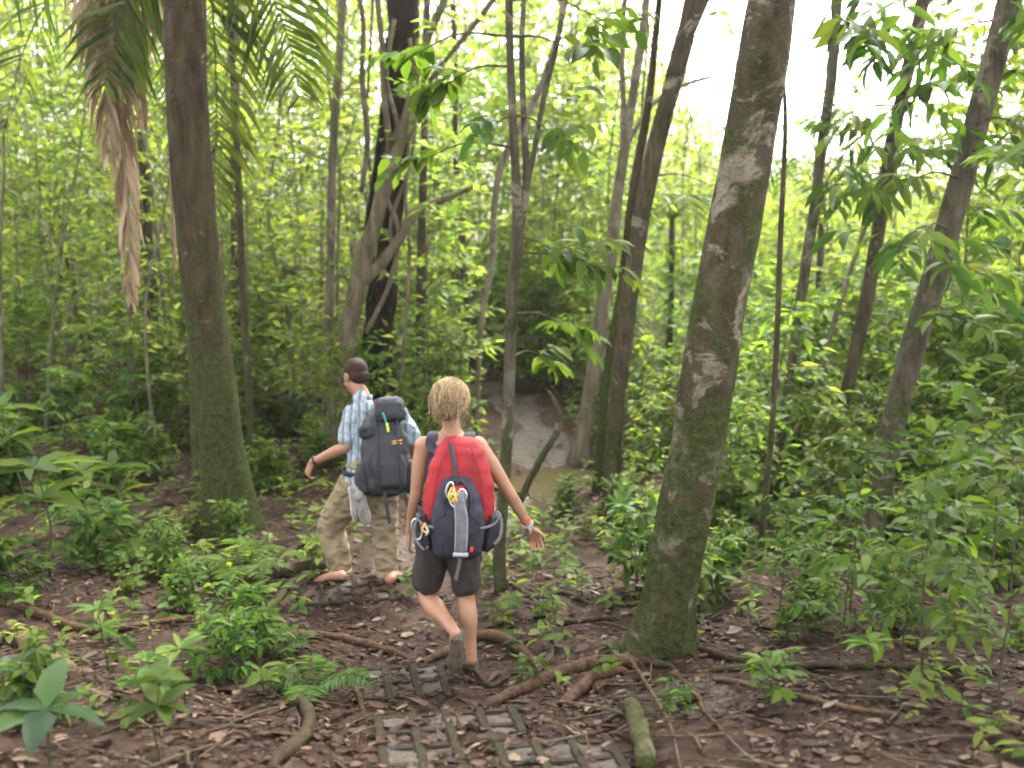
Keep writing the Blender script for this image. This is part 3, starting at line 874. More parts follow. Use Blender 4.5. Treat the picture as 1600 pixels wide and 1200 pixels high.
# ---------------------------------------------------------------- palm on the left, living and dead fronds
def frond(parent, org, pts, ll, W, name, mat_, n=46, hang=.35, seed=0, spread=1.0, stiff=1.0, rw=.014, dirs=None):
    """pts: world points along the rachis; ll leaflet length."""
    rs = np.random.default_rng(seed)
    mb = MB()
    P, _ = smooth_path(pts, np.ones(len(pts)), .05)
    P = P - org
    tube(mb, P[::3], np.linspace(rw, rw * .25, len(P[::3])), seg=6, mat=0, rnd=.5)
    T = nrm(np.gradient(P, axis=0))
    idx = np.linspace(2, len(P) - 1, n).astype(int)
    for sg in (-1, 1):
        for i in idx:
            t = i / len(P)
            side = np.array([sg * 1.0, rs.normal(0, .25), 0])
            side = side - T[i] * (side @ T[i]); side = side / np.linalg.norm(side)
            d = nrm(T[i] * rs.uniform(.55, .85) * stiff + side * spread * rs.uniform(.8, 1.1) + np.array([0, 0, -hang * rs.uniform(.6, 1.4)]))
            l = ll * rs.uniform(.75, 1.1) * (math.sin(math.pi * min(1, .18 + .8 * t)) ** .6)
            p0 = P[i]; p1 = p0 + d * l * .5; p2 = p1 + nrm(d + np.array([0, 0, -.35 - hang])) * l * .5
            s2 = nrm(np.cross(d, T[i] + rs.normal(0, .25, 3)))
            s2 = nrm(np.cross(s2, d)) * .6 + s2 * rs.uniform(.3, .9)
            s2 = nrm(s2 - d * (s2 @ d)) * W * .5
            V = np.array([p0 - s2 * .4, p0 + s2 * .4, p1 - s2, p1 + s2, p2])
            mb.add(V, [np.array([[0, 1, 3, 2]]), np.array([[2, 3, 4]])], 0, rs.random())
    return mb.build(name, M[mat_], parent)


py_ = 10.2
pb = G(305, 700)
pb = np.array([PY(305, 500, py_)[0], py_, 0.0]); pb[2] = TZ(pb[0], pb[1])
palm = thing('palm_tree', 'palm with drooping green fronds and hanging dead ones, behind the thick mossy trunk', 'palm', pb)
ct = PY(302, -150, py_)
mb = MB(); tube(mb, np.array([pb + [0, 0, -.2], pb + [0, 0, 1.2], (pb + ct) / 2, ct]) - pb, [.13, .1, .09, .1], seg=14, step=.12, rough=.05, nscale=6); mb.build('trunk', M['bark_brown'], palm)


def fr(px, ll, W, nm, mt, dy=0, **k):
    pts = [ct] + [PY(a, b, py_ + dy * (i + 1)) for i, (a, b) in enumerate(px)]
    return frond(palm, pb, pts, ll, W, nm, mt, **k)


fr([(325, -60), (335, 60), (338, 190), (332, 330)], .95, .065, 'frond', 'palm', -.12, n=44, hang=.25, seed=1)
fr([(345, -130), (400, -60), (450, 60), (468, 150)], .9, .062, 'frond', 'palm', -.05, n=40, hang=.2, seed=2)
fr([(270, -120), (215, -40), (180, 60), (165, 130)], .9, .065, 'frond', 'palm', -.1, n=40, hang=.2, seed=3)
fr([(240, -160), (120, -60), (40, 70), (0, 240)], .7, .04, 'frond', 'palm', .1, n=44, hang=.25, seed=4)
fr([(220, -190), (40, -60), (-60, 60), (-100, 180)], .8, .04, 'frond', 'palm', -.25, n=44, hang=.25, seed=5)
fr([(300, -170), (330, -120), (300, 20), (290, 240)], .85, .06, 'frond', 'palm', .5, n=44, hang=.2, seed=8)
fr([(260, -140), (185, -60), (165, 90), (168, 240)], .75, .06, 'dead_frond', 'dead', .03, n=46, hang=.6, seed=6, spread=.5)
fr([(255, -140), (200, -60), (188, 120), (200, 330), (206, 470)], .7, .06, 'dead_frond', 'dead', .06, n=56, hang=.6, seed=7, spread=.4, rw=.04)
fr([(250, -130), (160, -70), (146, 20), (152, 110)], .75, .06, 'dead_frond', 'dead', -.05, n=40, hang=.6, seed=9, spread=.55)
fr([(262, -135), (225, -60), (205, 60), (212, 180)], .75, .06, 'dead_frond', 'dead', .1, n=40, hang=.6, seed=19, spread=.55)
fr([(300, -130), (280, -30), (268, 180), (272, 430)], .4, .03, 'dead_frond', 'dead', .2, n=44, hang=.9, seed=10, spread=.2)


# small palms far off
def small_palm(px, py, y, sc, label, seed):
    g = PY(px, py, y); g[2] = TZ(g[0], y)
    h = PY(px, py, y)[2]
    o = thing('palm_tree', label, 'palm', g)
    rs = np.random.default_rng(seed)
    mb = MB(); tube(mb, [[0, 0, -.2], [.03, 0, (h - g[2]) * .5], [0, 0, h - g[2]]], [.06, .05, .05], seg=8, step=.3); mb.build('trunk', M['bark_brown'], o)
    c = np.array([0, 0, h - g[2]])
    for i in range(8):
        a = i * .8 + rs.normal(0, .2); d = np.array([math.cos(a), math.sin(a), 0])
        pts = [c, c + d * .5 * sc + [0, 0, .45 * sc], c + d * 1.1 * sc + [0, 0, .4 * sc], c + d * 1.6 * sc + [0, 0, -.05 * sc]]
        frond(o, np.zeros(3), np.array(pts), .5 * sc, .04 * sc, 'frond', 'palm', n=20, hang=.15, seed=seed * 9 + i)


small_palm(1050, 345, 17, .9, 'small palm seen between the paired trunks and the lichen trunk', 41)
small_palm(1285, 300, 16, 1.0, 'small palm crossing the thin grey trunk under the white sky', 42)


# ---------------------------------------------------------------- roots, logs, wood on the ground
def root(label, pts, bark='root', name='exposed_root', cat='root', seg=12, rough=.22, sink=.35, lift=None):
    P, q = [], []
    for i, (px, py, w) in enumerate(pts):
        g = G(px, py, terrain0); d = (g - CAM)[1] * CP - (g - CAM)[2] * SP
        r = .5 * w / F * d
        z = TZ(g[0], g[1])
        up = 0 if lift is None else lift[i]
        P.append([g[0], g[1], z + r * (1 - 2 * sink) + up]); q.append(r)
    P = np.array(P)
    e0 = P[0] + (P[0] - P[1]) * .3 - [0, 0, q[0] * 2.2 + .02]; e1 = P[-1] + (P[-1] - P[-2]) * .3 - [0, 0, q[-1] * 2.2 + .02]
    if lift is None:
        P = np.concatenate([[e0], P, [e1]]); q = [q[0] * .8] + q + [q[-1] * .7]
    o0 = P[len(P) // 2].copy()
    mb = MB(); tube(mb, P - o0, q, seg=seg, step=.03, rough=rough, nscale=13, seed=int(pts[0][0]))
    o = mb.build(name, M[bark]); o.location = Vector(o0)
    return tag(o, label, cat)


root('smooth pale brown root crossing the trail behind the near pavers', [(400, 996, 12), (450, 997, 14), (520, 997, 14), (575, 1004, 13), (640, 1018, 9)], sink=.15)
root('arched root humped right behind the feet of the woman', [(655, 1026, 12), (700, 1008, 15), (745, 996, 17), (790, 1005, 18), (838, 1032, 13)], sink=.12, rough=.22)
root('long root running from the lichen trunk down toward the trail', [(990, 1034, 22), (930, 1042, 22), (870, 1056, 22), (815, 1072, 20), (770, 1085, 15)], sink=.15)
root('dark root hugging the foot of the lichen trunk', [(985, 1022, 18), (1020, 1030, 15), (1050, 1034, 10)], 'root_dark', sink=.2)
root('flat tan root curving down a bare earth bank below the lichen trunk', [(975, 1046, 14), (930, 1060, 20), (890, 1084, 22), (858, 1112, 18), (846, 1136, 10)], sink=.3)
root('dark mossy log lying left of the steps of the man', [(420, 908, 20), (450, 900, 22), (490, 893, 22), (512, 889, 18)], 'root_dark', 'log', 'log', sink=.1)
root('thin forked root rising toward the heels of the man', [(438, 878, 10), (465, 860, 12), (492, 846, 12), (500, 838, 8)], 'root_dark', sink=.1)
root('dark root running beside the low fern toward the man', [(370, 980, 12), (410, 955, 14), (440, 930, 13), (460, 912, 9)], 'root_dark', sink=.2)
root('long brown root winding over leaf litter by the left edge', [(0, 948, 12), (50, 962, 14), (95, 978, 15), (150, 985, 14), (220, 975, 13), (300, 958, 10)], 'root', sink=.15)
root('broken pale dead wood end lying by the left edge', [(18, 985, 22), (45, 1008, 24), (62, 1040, 24), (70, 1062, 18)], 'deadwood', 'dead_wood', 'dead wood', sink=.1)
root('thick greyish dead log stub beside the broken pale dead wood', [(60, 1020, 26), (90, 1048, 28), (112, 1066, 24)], 'deadwood', 'dead_wood', 'dead wood', sink=.25)
root('dark curved root sticking up below the green fern', [(470, 1098, 18), (484, 1128, 20), (478, 1160, 22), (455, 1192, 24), (430, 1215, 22)], 'root_dark', sink=.1)
root('low mossy root under litter in the left foreground', [(180, 1072, 14), (230, 1070, 14), (290, 1058, 12)], 'root', sink=.25)
root('thin dark side root under the pale crossing root', [(470, 1010, 7), (490, 1030, 8), (510, 1052, 6)], 'root_dark', sink=.2)
root('thin twisting root between the woman and the lichen trunk', [(870, 1010, 8), (862, 985, 8), (905, 975, 9), (960, 965, 7)], 'root_dark', sink=.2)
root('stout root knuckle just right of the arched root', [(770, 968, 12), (790, 945, 14), (830, 950, 12), (862, 960, 8)], 'root_dark', sink=.2)
root('long fallen stick under the right-hand bushes', [(1130, 1060, 8), (1220, 1090, 9), (1330, 1108, 9), (1420, 1122, 7)], 'deadwood', 'fallen_stick', 'stick', sink=.0)
root('dark dead branch lying beneath bushes near the lower right corner', [(1120, 1040, 10), (1250, 1048, 12), (1400, 1052, 12), (1560, 1060, 10)], 'root_dark', 'fallen_branch', 'branch', sink=.0)
root('short pale stick by the lower right corner', [(1490, 1138, 9), (1545, 1150, 9), (1610, 1162, 8)], 'deadwood', 'fallen_stick', 'stick', sink=.0)
root('slanting twig over litter right of the pegged root', [(975, 1012, 5), (1040, 1120, 6), (1060, 1190, 5)], 'deadwood', 'fallen_stick', 'stick', sink=.0)
root('thin root creeping right from the foot of the lichen trunk', [(1095, 1012, 10), (1150, 1030, 11), (1215, 1040, 9), (1285, 1062, 7)], 'root_dark', sink=.15)
root('thin root crossing bare soil below the lichen trunk', [(1050, 1048, 9), (1085, 1075, 10), (1100, 1108, 9), (1125, 1140, 6)], 'root', sink=.2)
root('thin dark root looping between the arched root and the near pavers', [(690, 1030, 8), (735, 1046, 9), (765, 1062, 8), (790, 1052, 7)], 'root_dark', sink=.15)
root('knobbly root nearest the forked sapling', [(800, 925, 10), (838, 938, 11), (880, 930, 9), (915, 942, 6)], 'root_dark', sink=.15)
root('thin brown root along the left side of the near pavers', [(540, 1040, 7), (556, 1075, 9), (568, 1110, 8), (560, 1150, 6)], 'root', sink=.15)
root('twisted dry root by the two small whorled plants', [(120, 1085, 9), (175, 1100, 10), (235, 1092, 9), (260, 1120, 6)], 'deadwood', sink=.1)
# the mossy wooden peg by the lower frame edge
g0 = G(985, 1118); g1 = G(1012, 1215)
mb = MB(); P = np.array([g0 + [0, 0, -.03], g0 + [0, 0, .05], (g0 + g1) / 2 + [0, 0, .07], g1 + [0, 0, .05]])
tube(mb, P - g0, [.036, .038, .04, .038], seg=16, step=.02, rough=.28, nscale=13)
o = mb.build('wooden_stake', M['bark_brown']); o.location = Vector(g0); tag(o, 'stout mossy wooden stake lying on bare orange soil beside the near pavers', 'stake')


# ---------------------------------------------------------------- concrete grid pavers
M['paver'] = simple('wet_concrete', (.024, .020, .012), .85, .5, 14, .08, .5, fine=70)
M['infill'] = simple('paver_soil', (.038, .024, .015), .75, .5, 22, .45, .9, fine=60)


def slab(label, c, v, nx, ny, cell, up, fall, bar=.044, th=.09):
    g = G(*c, terrain0); a = G(*v[0], terrain0); b = G(*v[1], terrain0)
    fy = nrm(np.array([b[0] - a[0], b[1] - a[1], 0])); fx = np.array([fy[1], -fy[0], 0])
    fx = nrm(fx + [0, 0, fall * fx[1]]); fy = nrm(fy + [0, 0, fall * fy[1]])
    up3 = np.cross(fx, fy)
    org = np.array([g[0], g[1], g[2] + up])
    Mx = Matrix(((fx[0], fy[0], up3[0], org[0]), (fx[1], fy[1], up3[1], org[1]), (fx[2], fy[2], up3[2], org[2]), (0, 0, 0, 1)))
    root_ = thing('grid_paver', label, 'paver', org); root_.matrix_world = Mx
    cx_, cy_ = cell
    Wd, Hd = nx * cx_, ny * cy_
    import bmesh
    bm = bmesh.new()

    def box(x0, x1, y0, y1, z0, z1):
        r = bmesh.ops.create_cube(bm, size=1.0)
        for q in r['verts']:
            q.co = Vector(((x0 + x1) / 2 + q.co.x * (x1 - x0), (y0 + y1) / 2 + q.co.y * (y1 - y0), (z0 + z1) / 2 + q.co.z * (z1 - z0)))
    rs = random.Random(int(c[0]))
    for i in range(nx + 1):
        x = -Wd / 2 + i * cx_ + rs.uniform(-.003, .003)
        box(x - bar / 2, x + bar / 2, -Hd / 2 - .045, Hd / 2 + .045, -th, 0)
    for j in range(ny + 1):
        y = -Hd / 2 + j * cy_ + rs.uniform(-.003, .003)
        for i in range(-1, nx + 1):
            x0 = -Wd / 2 + i * cx_ + bar / 2; x1 = x0 + cx_ - bar
            if i == -1: x0, x1 = -Wd / 2 - bar / 2 - .035, -Wd / 2 - bar / 2
            if i == nx: x1 = x0 + .035
            box(x0, x1, y - bar / 2, y + bar / 2, -th, -.004)
    bmesh.ops.bevel(bm, geom=[e_ for e_ in bm.edges], offset=.006, segments=2, affect='EDGES')
    me = bpy.data.meshes.new('grid'); bm.to_mesh(me); bm.free(); me.materials.append(M['paver'])
    link('grid', me, root_)
    xs = np.linspace(-Wd / 2, Wd / 2, nx * 12 + 1); ys = np.linspace(-Hd / 2, Hd / 2, ny * 14 + 1)
    X, Y = np.meshgrid(xs, ys)
    q = np.stack([X.ravel() + g[0], Y.ravel() + g[1], 0 * X.ravel()], 1)
    Z = -.013 + .009 * vnoise(q * 7, 21) + .006 * vnoise(q * 30, 22)
    n1 = len(xs)
    i = np.arange(len(ys) - 1)[:, None] * n1; j = np.arange(n1 - 1)[None]
    mb = MB(); mb.add(np.stack([X.ravel(), Y.ravel(), Z], 1), np.stack([i + j, i + j + 1, i + n1 + j + 1, i + n1 + j], -1).reshape(-1, 4))
    mb.build('soil_infill', M['infill'], root_)
    return root_


for s_ in SLABS:
    slab(*s_)

# ---------------------------------------------------------------- puddle on the trail
def puddle(label, c, rx, ry, seed):
    g = G(*c, terrain0)
    th = np.linspace(0, 2 * math.pi, 64, endpoint=False)
    q = np.stack([np.cos(th) * 1.3, np.sin(th) * 1.3, 0 * th + seed], 1)
    k = 1 + .35 * vnoise(q, 31) + .15 * vnoise(q * 2.5, 32)
    x = g[0] + rx * k * np.cos(th); y = g[1] + ry * k * np.sin(th)
    z = float(np.median(terrain(x, y))) + .025
    # ring sheets so that ripples can show
    V = []; fs = []
    nr = 14
    for r in range(nr + 1):
        t = r / nr
        V.append(np.stack([g[0] + (x - g[0]) * t, g[1] + (y - g[1]) * t, np.full(64, z)], 1))
    V = np.concatenate(V)
    i = np.arange(nr)[:, None] * 64; j = np.arange(64)[None]; j2 = (j + 1) % 64
    mb = MB(); mb.add(V, np.stack([i + j, i + 64 + j, i + 64 + j2, i + j2], -1).reshape(-1, 4))
    o = mb.build('puddle_water', M['water']); tag(o, label, 'puddle', kind='structure')


m, nt, b, out = mat('muddy_water')
b.inputs['Base Color'].default_value = (.055, .042, .024, 1); b.inputs['Roughness'].default_value = .04
b.inputs['Specular IOR Level'].default_value = .6
tc = nt.nodes.new('ShaderNodeTexCoord'); nn = noise(nt, tc.outputs['Object'], 9, 3, .5); bump(nt, b, nn.outputs[0], .3, .02)
M['water'] = m
puddle('brown puddle on the muddy trail reflecting the sky', (852, 755), .46, .62, 1)
# ---------------------------------------------------------------- undergrowth
def at(px, py):
    g = G(px, py)
    return g


TAU = 2 * math.pi
# hand-placed plants near the viewer: (kind, variant, px, py of the foot, scale, label)
NEAR = [
    (K_whorl, 0, 78, 905, 1.45, 'plant with star-like whorls of long pale green leaves at the left edge'),
    (K_whorl, 1, 140, 850, 1.4, 'whorled plant with bright drooping leaves above the winding left root'),
    (K_whorl, 2, 45, 800, 1.3, 'dark whorled plant standing tallest at the left edge'),
    (K_broad, 0, 78, 1215, 1.0, 'dark green plant with three broad leaves in the lower left corner'),
    (K_broad, 0, 10, 1120, .8, 'broad dark leaves of a plant cut by the left frame edge'),
    (K_low, 0, 355, 1060, .42, 'bushy leafy plant over dark roots left of the trail'),
    (K_whorl, 1, 290, 1100, .6, 'small whorled plant next to the bushy one in the left foreground'),
    (K_low, 2, 395, 1030, .45, 'small bright plant beside the pale crossing root'),
    (K_whorl, 2, 170, 1050, .5, 'small plant with long leaves beside the dead wood'),
    (K_low, 0, 340, 735, .4, 'leafy bush sprouting at the foot of the thick mossy trunk'),
    (K_low, 3, 255, 900, .45, 'thin sprig growing from litter below the thick mossy trunk'),
    (K_low, 0, 290, 960, .42, 'sprig growing over the end of the winding left root'),
    (K_low, 2, 430, 760, .42, 'bright tuft of leaves right of the thick mossy trunk'),
    (K_low, 1, 395, 700, .5, 'leafy bush behind the straight thin brown stem'),
    (K_branchy, 0, 180, 690, .9, 'sapling with big drooping leaves left of the dead palm fronds'),
    (K_branchy, 1, 60, 650, 1.1, 'sapling with big leaves crowding the left edge'),
    (K_broad, 1, 250, 1200, .7, 'leafy plant at the lower frame edge under the dark curved root'),
    (K_tiny, 0, 775, 910, .8, 'small seedling at the foot of the forked sapling'),
    (K_tiny, 1, 1010, 980, .6, 'seedling against the foot of the lichen trunk'),
    (K_tiny, 2, 830, 1070, .6, 'seedling in the hollow beside the long root'),
    (K_low, 3, 880, 800, .4, 'little bush in front of the puddle'),
    (K_low, 1, 985, 820, .5, 'leafy bush before the feet of the paired trunks'),
    (K_low, 0, 1145, 880, .42, 'bush right behind the lichen trunk'),
    (K_low, 3, 1270, 930, .42, 'bright bush left of the mossy leaning trunk'),
    (K_branchy, 2, 1330, 960, .75, 'sapling with big leaves before the mossy leaning trunk'),
    (K_low, 1, 1250, 1000, .38, 'bush above the dark dead branch on the right'),
    (K_branchy, 0, 1440, 1080, .7, 'sapling with long glossy leaves in the lower right'),
    (K_branchy, 1, 1540, 1010, .9, 'sapling with big leaves crowding the right edge'),
    (K_whorl, 1, 1350, 1095, .6, 'whorled plant with drooping leaves on the lower right slope'),
    (K_branchy, 2, 1490, 890, .75, 'sapling spreading over the foot of the mossy leaning trunk'),
    (K_branchy, 0, 1590, 880, 1.2, 'tall sapling with arching leaves by the right edge'),
    (K_low, 2, 1400, 990, .45, 'leafy bush on the slope under the mossy leaning trunk'),
    (K_tall, 0, 1490, 700, 1.0, 'leafy sapling rising against the white sky right of the mossy leaning trunk'),
    (K_tall, 3, 1590, 730, 1.0, 'tall leafy sapling against the white sky at the right edge'),
    (K_tall, 1, 1405, 690, .8, 'leafy sapling behind the dark medium trunk under the white sky'),
    (K_tall, 4, 1275, 680, .62, 'short leafy sapling just behind the thin grey trunk under the white sky'),
    (K_lush, 0, 1455, 770, .95, 'large-leaved sapling overtopping the mossy leaning trunk'),
    (K_lush, 1, 1610, 800, 1.0, 'large-leaved sapling rising along the right edge'),
    (K_lush, 0, 150, 600, .62, 'large-leaved sapling in soft light left of the dead palm fronds'),
    (K_lush, 1, 40, 610, .7, 'large-leaved sapling at the far left edge beyond the whorled plants'),
    (K_lush, 0, 440, 605, .6, 'large-leaved sapling between the straight brown stem and the pale trunk by the man'),
    (K_lush, 1, 690, 600, .6, 'large-leaved sapling beyond the head of the woman'),
    (K_low, 1, 30, 935, .55, 'leafy bush where the winding left root enters at the edge'),
    (K_branchy, 2, 110, 760, .8, 'sapling with long leaves behind the tallest whorled plant'),
    (K_whorl, 2, 215, 870, 1.0, 'upright whorled plant on open litter below the thick mossy trunk'),
    (K_low, 0, 60, 1130, .4, 'small bush behind the three-leaved dark plant in the lower left corner'),
    (K_tiny, 1, 230, 1120, .9, 'pale seedling on litter between the two small whorled plants'),
    (K_whorl, 0, 480, 745, .6, 'small whorled plant near the left hand of the man'),
    (K_low, 3, 20, 760, .9, 'bush hugging the left edge behind the tallest whorled plant'),
    (K_branchy, 0, 290, 680, .7, 'sapling touching the left side of the thick mossy trunk'),
    (K_branchy, 1, 1215, 985, .5, 'small sapling beside the thread-thin bare stem, over litter'),
    (K_branchy, 0, 1310, 1030, .55, 'small sapling just above the dark dead branch on the right'),
    (K_branchy, 2, 1410, 1030, .6, 'loose sapling in the lower right before the leafy slope bush'),
    (K_branchy, 1, 1560, 1110, .7, 'loose long-leaved sapling at the lower right corner'),
    (K_branchy, 0, 1500, 970, .7, 'loose sapling with hanging leaves on the right slope'),
    (K_lush, 1, 815, 606, .5, 'bright large-leaved sapling closing off the end of the muddy trail'),
    (K_lush, 0, 760, 600, .45, 'low bright sapling left of the end of the muddy trail'),
    (K_mid, 3, 835, 612, .8, 'bright shrub at the far end of the muddy trail'),
    (K_mid, 2, 790, 606, .7, 'bright shrub in the gap just right of the forked sapling, past the trail'),
    (K_mid, 1, 1575, 760, .9, 'tall shrub filling the right edge behind the bushes'),
    (K_tiny, 3, 1060, 1120, .5, 'tiny seedling on litter below the lichen trunk'),
    (K_tiny, 0, 1200, 1100, .8, 'seedling among dead leaves in the right foreground'),
    (K_tiny, 2, 640, 935, .6, 'tiny seedling beside the step of the man'),
]
for i, (k, v, px, py, sc, lab) in enumerate(NEAR):
    k.put(v, at(px, min(py, 1260)), (i * 2.399) % TAU, sc, lab)
for i, (px, py, sc, lab, fi) in enumerate([(488, 1085, .82, 'bright green fern beside the near pavers', 0), (375, 905, .95, 'feathery fern left of the dark mossy log', 1), (440, 1020, .55, 'small fern behind the bright green fern', 0)]):
    o = link('fern', FERNS[fi]); g = at(px, py); o.location = Vector(g); o.scale = (sc,) * 3; o.rotation_euler = (0, 0, i * 1.7)
    tag(o, lab, 'fern')


# seedlings and ground cover: one mass
def ground_cover():
    mb = MB()
    rs = np.random.default_rng(77)
    n = 5200
    y = 3.2 + 17 * rs.random(n) ** .8
    x = rs.uniform(-1, 1, n) * (.62 * y + .8)
    q = np.stack([x, y, 0 * x], 1)
    d = path_dist(x, y)
    dens = .5 + .8 * vnoise(q * .55, 41) + .35 * vnoise(q * 1.7, 42)
    right = (x > .8) & (y > 5.3)
    dens = dens + np.where(right, .32, 0) + np.where((x < -1.2) & (y > 6), .12, 0) - np.where((y < 6) & (np.abs(x) < 1.6), .35, 0) - np.where((y < 5.6) & (x > 0) & (x < 1.9), .4, 0)
    k = (d > .55) & (rs.random(n) < np.clip(dens, .03, 1))
    x, y = x[k], y[k]
    z = terrain(x, y)
    for xx, yy, zz in zip(x, y, z):
        h = rs.uniform(.05, .26) * (1 if yy < 6 else 1.35)
        nl = rs.integers(4, 9)
        top = np.array([xx, yy, zz + h]) + np.append(rs.normal(0, .02, 2), 0)
        t = rs.uniform(.35, 1, nl)[:, None]
        pos = np.array([xx, yy, zz]) + (top - [xx, yy, zz]) * t
        a = rs.uniform(0, TAU) + np.arange(nl) * 2.4
        L = rs.uniform(.055, .125) * (1 if yy < 7 else 1.3)
        di = np.stack([np.cos(a), np.sin(a), rs.normal(.05, .3, nl)], 1)
        pr = rs.uniform(.1, .9)
        leaves(mb, pos, di, np.array([0, 0, 1.0]) + rs.normal(0, .3, (nl, 3)), L * rs.uniform(.7, 1.2, nl), L * .48, 'near' if yy < 8 else 'far', 0, np.clip(rs.normal(pr, .15, nl), 0, 1))
        if yy < 9:
            tube(mb, [[xx, yy, zz - .01], top], [.0022, .0014], seg=4, mat=1, cap=False)
    tag(mb.build('ground_cover', [M['leaf_mid'], M['stemg']]), 'small green seedlings covering the forest floor', 'ground cover', kind='stuff')


ground_cover()


# saplings and shrubs behind: real individuals, alike
def scatter(n, ylo, yhi, rs, minpath, pw=1.0, hw=.60, pad=1.0, keep=None, mind=.5):
    out = []
    tries = 0
    while len(out) < n and tries < n * 60:
        tries += 1
        y = ylo + (yhi - ylo) * rs.random() ** pw
        x = rs.uniform(-1, 1) * (hw * y + pad)
        if path_dist(np.array([x]), np.array([y]))[0] < minpath:
            continue
        if keep is not None and not keep(x, y, rs):
            continue
        if any((x - a) ** 2 + (y - b) ** 2 < mind ** 2 for a, b in out):
            continue
        out.append((x, y))
    return out


rs5 = np.random.default_rng(55)
sky_gap = lambda x, y, rs: (x < .12 * y or rs.random() < .06) and (x > -.10 * y or rs.random() < .42)
for i, (x, y) in enumerate(scatter(150, 12.0, 25, rs5, 1.0, 1.0, .56, 1.0, sky_gap, .6)):
    K_tall.put(int(rs5.integers(5)), (x, y, TZ(x, y)), rs5.uniform(0, TAU), (2.7 + .205 * y) / 7.5 * rs5.uniform(.72, 1.08), 'slim leafy sapling in the bright woods behind the walkers', 'saplings in the bright woods behind', (rs5.normal(0, .05), rs5.normal(0, .05)))
mid_ok = lambda x, y, rs: not (-1.6 < x < .9 and y < 10.5) and not (x < -1 and y < 11.5) and (x > -1 or rs.random() < .22) and (x < 1 or rs.random() < .6)
for i, (x, y) in enumerate(scatter(125, 9.0, 21, rs5, 1.05, 1.0, .56, .8, mid_ok, .5)):
    K_mid.put(int(rs5.integers(5)), (x, y, TZ(x, y)), rs5.uniform(0, TAU), rs5.uniform(.45, 1.0), 'bright green shrub in the undergrowth beyond the walkers', 'shrubs in the undergrowth beyond', (rs5.normal(0, .05), rs5.normal(0, .05)))
low_ok = lambda x, y, rs: (x > .9 or y > 10 or (x < -1.7 and rs.random() < .25)) and not (x > 0 and x < 2 and y < 6)
for i, (x, y) in enumerate(scatter(72, 6.2, 15, rs5, .9, 1.0, .56, .4, low_ok, .35)):
    K_low.put(int(rs5.integers(4)), (x, y, TZ(x, y)), rs5.uniform(0, TAU), rs5.uniform(.4, .8), 'low leafy bush on the forest floor between the trunks', 'low bushes on the forest floor', (rs5.normal(0, .08), rs5.normal(0, .08)))


# bare thin stems that stripe the background
def gen_stem(seed):
    rs = np.random.default_rng(seed); t = np.linspace(0, 1, 7)
    w = np.cumsum(rs.normal(0, .12, (7, 2)), 0); w[0] = 0
    mb = MB(); tube(mb, np.column_stack([w, t * 8 - .1]), .024 * (1 - .5 * t), seg=8, step=.2, rough=.1, nscale=6, seed=seed)
    for k in range(3):
        z = rs.uniform(2, 6); i = int(z / 8 * 6); p = np.array([*w[i], t[i] * 8]); d = nrm(np.append(rs.normal(0, 1, 2), .9)); tube(mb, [p, p + d * .6, p + d * 1.5 + [0, 0, .3]], [.014, .01, .004], seg=5, step=.2)
    return [mb.mesh('trunk', M[('bark_pale', 'bark_grey', 'bark_pale', 'bark_pale')[seed % 4]])]


K_stem = Kind('slender_tree', 'tree', [[g] for gs in map(gen_stem, range(900, 908)) for g in gs])
for i, (x, y) in enumerate(scatter(80, 11, 25, rs5, .9, 1.0, .54, .5, lambda x, y, rs: x < .1 * y or rs.random() < .15, .45)):
    K_stem.put(int(rs5.integers(8)), (x, y, TZ(x, y)), rs5.uniform(0, TAU), rs5.uniform(.5, 1.25), 'thin bare upright stem among the leafy saplings in the background', 'thin bare stems in the background', (rs5.normal(0, .06), rs5.normal(0, .06)))


# far-off wood: one mass of leaves
def far_wood():
    mb = MB()
    rs = np.random.default_rng(66)
    nC = 5200
    y = 22 + 26 * rs.random(nC)
    a = rs.uniform(-.72, .72, nC)
    x = a * y
    top = 2.7 + .20 * y + 1.5                               # over the frame top on the left and in the middle
    low = np.interp(a, [.06, .14, .22, .5, .7], [1.0, .7, .30, .28, .4])
    z = TZ(0, 25) + rs.random(nC) ** .9 * (top * low)
    n = 34
    c = np.stack([x, y, z], 1)
    pos = (c[:, None, :] + rs.normal(0, 1, (nC, n, 3)) * np.array([.42, .42, .30])).reshape(-1, 3)
    N = len(pos)
    di = rs.normal(0, 1, (N, 3)) + [0, 0, -.25]
    up = rs.normal(0, .6, (N, 3)) + [0, -.15, 1]
    L = rs.uniform(.13, .28, N)
    rn = np.clip(np.repeat(rs.random(nC), n) * .6 + rs.random(N) * .45, 0, 1)
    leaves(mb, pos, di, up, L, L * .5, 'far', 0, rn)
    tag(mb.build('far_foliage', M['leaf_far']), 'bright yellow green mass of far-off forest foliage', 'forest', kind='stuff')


far_wood()
